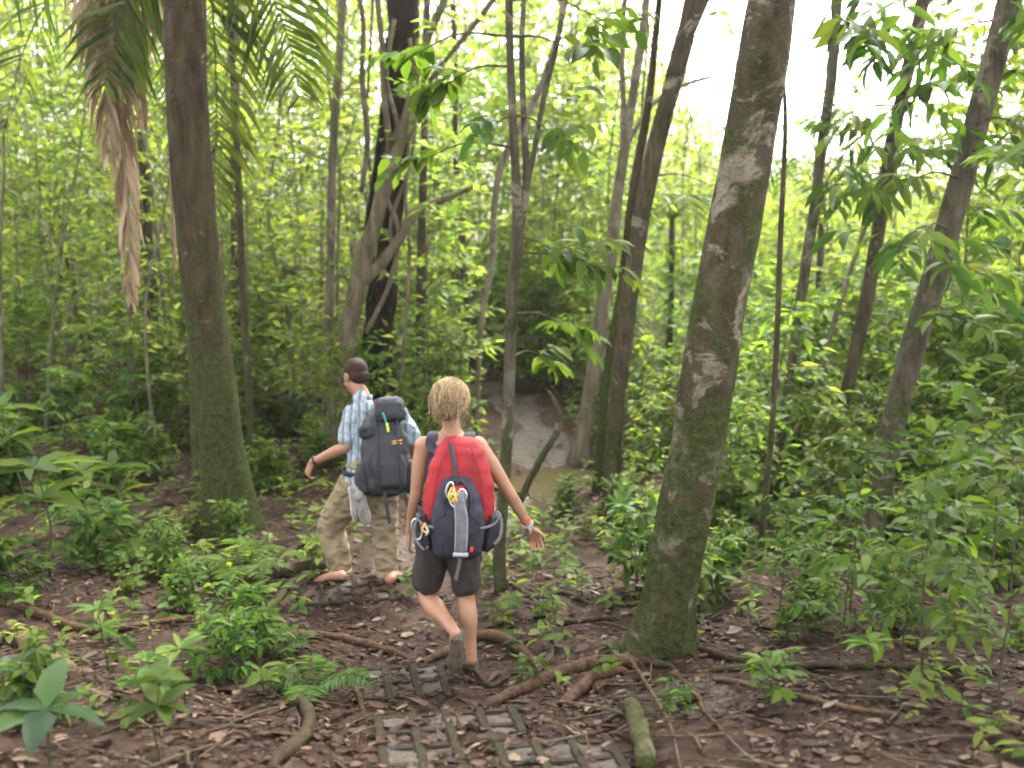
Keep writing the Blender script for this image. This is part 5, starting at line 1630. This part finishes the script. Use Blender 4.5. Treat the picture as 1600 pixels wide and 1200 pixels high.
def woman_pack(w_):
    o = PY(716, 868, 5.05); top = PY(719, 684, 5.12)
    b = Bag('red and black backpack hung with carabiners, on the back of the woman', o, top, EX)
    H = np.linalg.norm(top - o); k = H / .6
    lv = [(0, 0, .0, .07, .05), (.015, 0, .0, .115, .075), (.06, 0, .0, .150, .098), (.15, 0, 0, .176, .112), (.27, 0, 0, .186, .115), (.36, 0, -.002, .178, .108), (.44, 0, -.008, .160, .098), (.52, 0, -.016, .132, .080), (.57, 0, -.024, .103, .058), (.595, 0, -.03, .075, .036), (.604, 0, -.03, .03, .012)]
    lv = [(z * k, x, y, rx, ry) for z, x, y, rx, ry in lv]
    V, fs = sgrid(lv, 60, 2.5, .010)
    Vw = b.W(V)
    c = Vw.mean(0); nn = nrm(Vw - c)
    # folds that hang from the top of the bag
    Vw = Vw + nn * (.007 * vnoise(np.column_stack([V[:, 0] * 22, V[:, 1] * 9, V[:, 2] * 5]), 3) + .004 * vnoise(V * 26, 4))[:, None]
    cen = [V[f].mean(1) for f in fs]
    for nm, mm, test in (('main_compartment', 'red', 1), ('lower_panel', 'black', 0)):
        mb = MB(); sel = []
        for f, q in zip(fs, cen):
            zl = (.265 - .12 * np.clip(np.abs(q[:, 0]) - .10, 0, .08) / .08 * (q[:, 1] > 0)) * k
            sel.append(f[(q[:, 2] > zl) == bool(test)])
        mb.add(Vw, sel); mb.build(nm, M[mm], b.root)
    # seam piping along the red flanks
    for q in (-1, 1):
        b.band('piping', 'red', [(q * .06, .062, .565 * k), (q * .105, .088, .46 * k), (q * .125, .104, .36 * k), (q * .135, .106, .25 * k)], .008, .008)
    pk = b.loft('front_pocket', 'navy', [(.012, 0, .085, .095, .03), (.05, 0, .10, .128, .052), (.16, 0, .112, .138, .066), (.25, 0, .112, .132, .064), (.33, 0, .105, .112, .052), (.395, 0, .094, .092, .037), (.435, 0, .085, .064, .018), (.442, 0, .083, .035, .006)], 2.6, .006, 16, 6)
    b.loft('pocket_opening', 'red', [(.30, 0, .155, .034, .006), (.34, 0, .152, .05, .009), (.385, 0, .136, .045, .008), (.40, 0, .128, .03, .005)], 2.4, .002, 18, 7, parent=pk)
    b.band('pocket_zip', 'black', [(-.062, .165, .25), (-.066, .155, .33), (-.045, .138, .395), (0, .125, .425), (.045, .138, .395), (.066, .155, .33), (.062, .165, .25)], .012, .016, parent=pk)
    for q in (-1, 1):
        sp = b.loft('side_pocket', 'black', [(.04, q * .145, .02, .02, .05), (.08, q * .165, .02, .036, .066), (.16, q * .182, .02, .042, .072), (.225, q * .19, .02, .036, .068), (.235, q * .19, .02, .03, .06)], 2.6, .005, 18, 9 + q)
        b.band('side_strap', 'greypale', [(q * .216, .08, .235), (q * .20, .12, .21), (q * .165, .135, .19), (q * .12, .165, .185)], .014, .004, hint=b.z)
    b.band('haul_loop', 'black', [(-.055, .01, .61), (-.040, .055, .575), (-.022, .10, .50), (-.012, .125, .43), (0, .13, .40)], .024, .008)
    b.band('hanging_strap', 'greypale', [(.008, .165, .372), (.012, .188, .34), (.022, .197, .25), (.024, .199, .15), (.02, .187, .07), (.016, .165, .03)], .062, .010)
    b.band('strap_edge', 'plastic', [(.026, .190, .342), (.052, .198, .25), (.054, .200, .15), (.05, .188, .07)], .005, .007)
    b.band('strap_edge', 'plastic', [(-.018, .190, .342), (-.008, .198, .25), (-.006, .200, .15), (-.01, .188, .07)], .005, .007)
    b.band('webbing_tail', 'greypale', [(.016, .165, .05), (.014, .155, .0), (.004, .14, -.055), (-.004, .13, -.10)], .018, .004)
    b.band('buckle', 'plastic', [(-.018, .186, .052), (.06, .186, .052)], .022, .012, hint=b.z)
    b.band('red_label', 'bright_red', [(.066, .172, .075), (.084, .168, .075)], .028, .006, hint=b.z)
    b.ring('carabiner', 'steel', (-.040, .182, .385), .017, .040, .0048, tilt=-.2)
    b.ring('carabiner', 'steel', (.026, .180, .36), .020, .030, .0045, tilt=.3)
    b.ring('carabiner', 'steel', (-.022, .192, .335), .018, .036, .0042, tilt=.35)
    b.cord('rope_sling', 'yellow_cord', [(-.03, .19, .40), (-.045, .20, .36), (-.03, .20, .325), (-.01, .195, .36), (-.02, .19, .40)], .0035)
    b.cord('rope_sling', 'orange', [(-.02, .19, .39), (-.03, .203, .35), (-.012, .203, .33), (0, .195, .37)], .003)
    for q in (-1, 1):
        b.cord('bungee_cord', 'greyny', [(q * .115, .155, .06), (q * .05, .178, .13), (q * .118, .165, .20), (q * .06, .172, .27), (q * .09, .15, .33)], .0028)
    # things clipped to the left side pocket
    b.ring('carabiner', 'steel', (-.212, .10, .16), .026, .055, .0048, tilt=.15)
    b.band('webbing_loop', 'greypale', [(-.20, .10, .24), (-.225, .11, .17), (-.215, .12, .11), (-.17, .13, .06), (-.15, .14, .08)], .012, .004)
    b.cord('clip_cord', 'plastic', [(-.17, .13, .19), (-.15, .15, .165), (-.16, .15, .14)], .007)
    b.cord('clip_cord', 'orange', [(-.165, .13, .20), (-.18, .15, .17), (-.15, .152, .15)], .005)
    b.band('webbing_loop', 'greypale', [(.20, .08, .26), (.225, .09, .21), (.22, .10, .13), (.19, .11, .09)], .016, .006)
    # shoulder straps go over her shoulders
    for q, sh in ((-1, w_['sL']), (1, w_['sR'])):
        c = w_['C7'] + [q * .098, .03, -.13]
        p = over_shoulder(w_['bvh'], c, R(165), R(-35), 12, .007)
        p = [o + b.W([(q * .07, -.02, .50 * k)])[0]] + p[1:] + [w_['C7'] + [q * .15, .0, -.40]]
        mb = MB(); tube(mb, np.array(p) - o, [(.033, .007)] * 10 + [(.026, .007), (.012, .004), (.012, .004)], seg=14, step=.02, hint=EX); mb.build('shoulder_strap', M['navy'], b.root)
    mb = MB(); hb = w_['pel'] + [0, 0, .10]; th = np.linspace(0, TAU, 41); tube(mb, hb + np.stack([.168 * np.cos(th), .135 * np.sin(th), 0 * th], 1) - o, [(.006, .018)] * 41, seg=10, cap=False, hint=None); mb.build('hip_belt', M['black'], b.root)


def make_man():
    y0 = 7.42
    fo = G(610, 914)
    hL, hR = PY(556, 752, y0), PY(597, 756, y0)
    kR = PY(602, 832, y0 + .02); aR = PY(606, 902, y0 - .04)
    kL = PY(518, 822, y0 + .12); aL = PY(533, 897, y0 + .03)
    pel = (hL + hR) / 2
    C7 = PY(566, 624, y0 + .15); ch = PY(576, 675, y0 + .10); wa = PY(578, 722, y0 + .03)
    sL, sR = PY(549, 643, y0 + .10), PY(624, 646, y0 + .14)
    eL = PY(543, 696, y0 + .0); wL = PY(488, 722, y0 + .08)
    eR = PY(646, 694, y0 + .10); wR = PY(655, 742, y0 + .28)
    hc = PY(556, 588, y0 + .23)
    org = np.array([pel[0], y0, TZ(pel[0], y0)])
    root_ = thing('person', 'barefoot man in pale plaid shirt and rolled khaki trousers, seen from behind', 'person', org)
    f = nrm(np.array([-.55, .66, -.50])); u = nrm(np.array([-.24, .46, .85])); u = nrm(u - f * (u @ f))
    mb = MB()
    limb(mb, [pel - [0, 0, .06], pel + [0, 0, .03], wa, ch, C7 - [0, .03, .07]], [(.145, .115), (.150, .115), (.145, .10), (.165, .115), (.11, .07)], hint=EX, seg=28)
    limb(mb, [sL, (sL + sR) / 2 + [0, 0, .02], sR], [.055, .068, .055])
    limb(mb, [C7 - [0, .01, .06], C7 + [0, .012, .02], hc + [0.005, -.035, -.055]], [.068, .060, .056])
    head(mb, hc, f, u, 1.14)
    limb(mb, [sL, sL + (eL - sL) * .4, eL, eL + (wL - eL) * .3, wL], [.055, .050, .040, .042, .029])
    limb(mb, [sR, sR + (eR - sR) * .4, eR, eR + (wR - eR) * .3, wR], [.055, .050, .040, .042, .029])
    hd = nrm(PY(474, 752, wL[1] + .03) - wL)
    hand(mb, wL + hd * .01, hd, np.array([.75, .5, -.2]), -1, 1.08, .42, .2)
    hdr = nrm(np.array([.02, .5, -.85])); hand(mb, wR, hdr, np.array([-.9, .1, 0]), 1, 1.08, .4, .16)
    limb(mb, [hR - [0, 0, .02], (hR + kR) / 2, kR, kR + (aR - kR) * .35, aR], [.085, .075, .058, .055, .037])
    limb(mb, [hL - [0, 0, .02], (hL + kL) / 2, kL, kL + (aL - kL) * .35, aL], [.085, .075, .058, .055, .037])
    heelR = fo + [0, -.05, .012]; toeR = heelR + [.03, .25, 0]; toeR[2] = max(heelR[2], TZ(toeR[0], toeR[1]) + .01)
    foot(mb, aR, heelR, toeR, 1.1)
    gl = G(540, 914); heelL = gl + [.0, .03, .02]; gt = G(491, 913); toeL = np.array([heelL[0] - .245, heelL[1] + .03, heelL[2] - .005])
    foot(mb, aL, heelL, toeL, 1.1)
    fuse(mb, 'body', M['skin_m'], root_, org, .0055, 5)
    eyes(hc, f, u, root_, org, 1.14)
    r = np.cross(f, u); ax = (r, f, u)
    mb = MB()
    ell(mb, hc + u * .040 - f * .018, ax, (.093, .106, .102)); ell(mb, hc - f * .055 - u * .018, ax, (.083, .062, .068))
    fuse(mb, 'hair', M['brownhair'], root_, org, .006, 3, .002, 60, 3)
    # shirt with short sleeves and collar
    mb = MB()
    limb(mb, [pel + [-.01, -.01, .03], wa + [-.005, 0, -.06], wa, ch, C7 - [0, .02, .08]], [(.180, .145), (.172, .135), (.168, .125), (.182, .132), (.125, .085)], hint=EX, seg=30)
    limb(mb, [sL + [.02, 0, 0], (sL + sR) / 2 + [0, 0, .022], sR - [.02, 0, 0]], [.070, .080, .070])
    limb(mb, [sL + [.015, 0, .0], sL + (eL - sL) * .45, sL + (eL - sL) * .78], [.072, .074, .074])
    limb(mb, [sR - [.015, 0, .0], sR + (eR - sR) * .45, sR + (eR - sR) * .78], [.072, .074, .074])
    limb(mb, [C7 - [0, .02, .03], C7 + [0, 0.0, .012]], [.074, .070])
    shirt = fuse(mb, 'shirt', M['plaid'], root_, org, .007, 4, .022, 8, 12, (1, 1, .7))
    mb = MB(); th = np.linspace(0, TAU, 33); nk = C7 + [0, .012, .012]
    tube(mb, nk + np.stack([.070 * np.cos(th), .072 * np.sin(th), .012 * np.sin(th + math.pi)], 1), [(.008, .022)] * 33, seg=10, cap=False)
    mb.build('collar', M['plaid'], root_, origin=org)
    # baggy trousers rolled above the ankles
    mb = MB()
    limb(mb, [pel + [0, 0, .10], pel, pel - [0, 0, .09]], [(.165, .13), (.180, .14), (.165, .125)], hint=EX, seg=28)
    limb(mb, [hR - [0, 0, .02], (hR + kR) / 2, kR, kR + (aR - kR) * .5, kR + (aR - kR) * .9], [.115, .108, .094, .088, .080], seg=24)
    limb(mb, [hL - [.01, 0, .02], (hL + kL) / 2, kL, kL + (aL - kL) * .5, kL + (aL - kL) * .9], [.118, .116, .105, .098, .084], seg=24)
    fuse(mb, 'trousers', M['khaki'], root_, org, .007, 4, .026, 9, 15, (1, 1, 1.5))
    for k_, a_ in ((kR, aR), (kL, aL)):
        mb = MB(); th = np.linspace(0, TAU, 33); c0 = k_ + (a_ - k_) * .93
        tube(mb, c0 + np.stack([.077 * np.cos(th), .077 * np.sin(th), .006 * np.sin(3 * th)], 1), [(.014, .020)] * 33, seg=10, cap=False)
        mb.build('trouser_cuff', M['khaki'], root_, origin=org)
    wd_ = nrm(eL - wL); mb = MB(); c0 = wL + wd_ * .03; a = nrm(np.cross(wd_, EZ)); b = np.cross(wd_, a); th = np.linspace(0, TAU, 25)
    tube(mb, c0 + np.outer(np.cos(th), a) * .034 + np.outer(np.sin(th), b) * .034, [(.011, .004)] * 25, seg=8, cap=False, hint=wd_); mb.build('wrist_watch', M['watch'], root_, origin=org)
    return dict(pel=pel, C7=C7, sL=sL, sR=sR, bvh=bvh_of([shirt], org))


def man_pack(w_):
    o = PY(604, 775, 7.22); top = PY(597, 604, 7.44)
    b = Bag('large grey and black backpack on the back of the man, shoes hung below it', o, top, nrm(np.array([1, .12, 0])))
    k = np.linalg.norm(top - o) / .80
    Z = lambda l: [(z * k, x, y, rx, ry) for z, x, y, rx, ry in l]
    b.loft('main_compartment', 'greyny', Z([(0, .0, .0, .10, .06), (.02, .0, .0, .145, .09), (.08, .005, .0, .175, .115), (.22, .01, .0, .185, .125), (.38, .005, 0, .170, .118), (.48, -.005, 0, .145, .10), (.54, -.015, 0, .12, .08), (.56, -.02, 0, .09, .06)]), 2.7, .016, 11, 31)
    b.loft('front_panel', 'greyny', Z([(.05, .03, .10, .09, .02), (.09, .035, .118, .115, .03), (.22, .035, .128, .118, .034), (.36, .02, .118, .10, .03), (.44, .01, .10, .075, .018), (.45, .01, .096, .05, .01)]), 2.8, .012, 14, 32)
    lid = b.loft('top_lid', 'black', Z([(.53, .06, .0, .07, .06), (.55, .06, .01, .11, .09), (.60, .055, .01, .122, .105), (.66, .05, .005, .118, .10), (.705, .045, .0, .10, .08), (.72, .045, 0, .06, .04)]), 3.2, .016, 12, 33)
    b.loft('rolled_collar', 'black', Z([(.40, -.10, .02, .05, .06), (.44, -.10, .03, .08, .085), (.50, -.095, .03, .086, .088), (.55, -.085, .02, .07, .07), (.59, -.07, .01, .05, .05), (.61, -.065, .01, .03, .03)]), 2.3, .012, 12, 34)
    b.loft('side_pocket', 'black', Z([(.015, -.15, .01, .03, .05), (.05, -.165, .01, .055, .085), (.14, -.175, .01, .06, .09), (.22, -.165, .01, .045, .08), (.27, -.14, .01, .03, .06)]), 2.5, .007, 13, 35)
    b.loft('side_pocket', 'black', Z([(.015, .165, .0, .03, .05), (.05, .18, .0, .045, .075), (.14, .19, .0, .048, .08), (.22, .185, .0, .04, .07), (.25, .18, .0, .02, .05)]), 2.5, .007, 13, 36)
    for x in (-.06, .10):
        b.band('compression_strap', 'black', [(x, .09, .56 * k), (x + .005, .135, .46 * k), (x + .01, .165, .33 * k), (x + .01, .165, .16 * k), (x + .01, .125, .03 * k)], .016, .005)
    for x, l in ((-.015, .20), (.135, .11)):
        b.band('dangling_strap', 'black', [(x, .10, .03), (x + .01, .10, -.04), (x + .03, .09, -l)], .026, .005)
    b.cord('green_cord', 'green_cord', [(.0, .11, .60 * k), (.012, .125, .56 * k), (.022, .12, .52 * k)], .008)
    b.cord('yellow_cord', 'yellow_cord', [(.024, .12, .525 * k), (.03, .125, .50 * k), (.034, .12, .46 * k)], .010)
    # small orange embroidered mark
    for dx, dz, l in ((0, 0, .035), (.004, .018, .03), (.042, .005, .012), (.05, .022, .028), (.048, -.002, .026)):
        b.band('orange_mark', 'orange', [(.055 + dx, .158, .372 * k + dz), (.055 + dx + l, .155, .372 * k + dz + .004)], .008, .004, hint=b.z)
    b.band('grey_piping', 'greypale', [(-.135, .09, .27 * k), (-.09, .125, .33 * k), (-.075, .13, .36 * k)], .008, .005)
    for q, sh in ((-1, w_['sL']), (1, w_['sR'])):
        c = w_['C7'] + [q * .095 + .02, .02, -.15]
        p = over_shoulder(w_['bvh'], c, R(140), R(-30), 12, .003)
        p = [o + b.W([(q * .06, -.08, .56 * k)])[0]] + p[1:] + [w_['C7'] + [q * .17 + .02, .06, -.40]]
        mb = MB(); tube(mb, np.array(p) - o, [(.024, .004)] * 10 + [(.02, .004), (.014, .004), (.014, .004)], seg=14, step=.02, hint=EX); mb.build('shoulder_strap', M['black'], b.root)
    mb = MB(); hb = w_['pel'] + [0, 0, .10]; th = np.linspace(0, TAU, 41); tube(mb, hb + np.stack([.20 * np.cos(th), .165 * np.sin(th), 0 * th], 1) - o, [(.006, .022)] * 41, seg=10, cap=False); mb.build('hip_belt', M['black'], b.root)
    # the trainers that hang from the pack
    for (p0, p1, lab, un) in (((544, 757), (553, 818), 'hanging trainer that shows the edge of its pale sole, below the pack of the man', np.array([1, -.25, 0])), ((563, 762), (574, 822), 'grey mesh trainer hanging beside its mate under the pack of the man', np.array([-.1, -1, .0]))):
        a = PY(*p0, 7.19); c = PY(*p1, 7.17)
        t = thing('trainer', lab, 'shoe', a, group='pair of trainers tied to the pack')
        t['label'] = lab
        d = nrm(c - a)
        s_ = shoe('upper', t, a, a, c, un, M['trainer'], M['trainer_sole'], .046)
        lace = np.array([a + d * .05 + un * .06, a + [.03, -.01, .05], PY(566, 745, 7.2)]) - a
        mb = MB(); tube(mb, lace, [.004] * 3, seg=6, step=.01); mb.build('lace', M['trainer_sole'], t)


wm = make_woman()
woman_pack(wm)
mn = make_man()
man_pack(mn)
# ---------------------------------------------------------------- thin haze added to lift background blacks, standing in for lens glare
def haze():
    x0, x1, y0, y1, z0, z1 = -330.0, 330.0, -9.0, 335.0, -14.0, 24.0
    V = np.array([[x, y, z] for z in (z0, z1) for y in (y0, y1) for x in (x0, x1)])
    mb = MB(); mb.add(V, np.array([[0, 2, 3, 1], [4, 5, 7, 6], [0, 1, 5, 4], [2, 6, 7, 3], [0, 4, 6, 2], [1, 3, 7, 5]]))
    m = bpy.data.materials.new('glare_haze'); m.use_nodes = True
    nt = m.node_tree; nt.nodes.remove(nt.nodes['Principled BSDF'])
    v = nd(nt, 'ShaderNodeVolumePrincipled', Density=HAZE); v.inputs['Color'].default_value = (.92, .96, .90, 1); v.inputs['Anisotropy'].default_value = .45
    nt.links.new(v.outputs[0], nt.nodes['Material Output'].inputs['Volume'])
    o = mb.build('haze', m, smooth=False)
    tag(o, 'thin added haze that pales the background like lens glare', 'haze', kind='stuff')


HAZE = .0007
haze()
scene.cycles.volume_bounces = 0
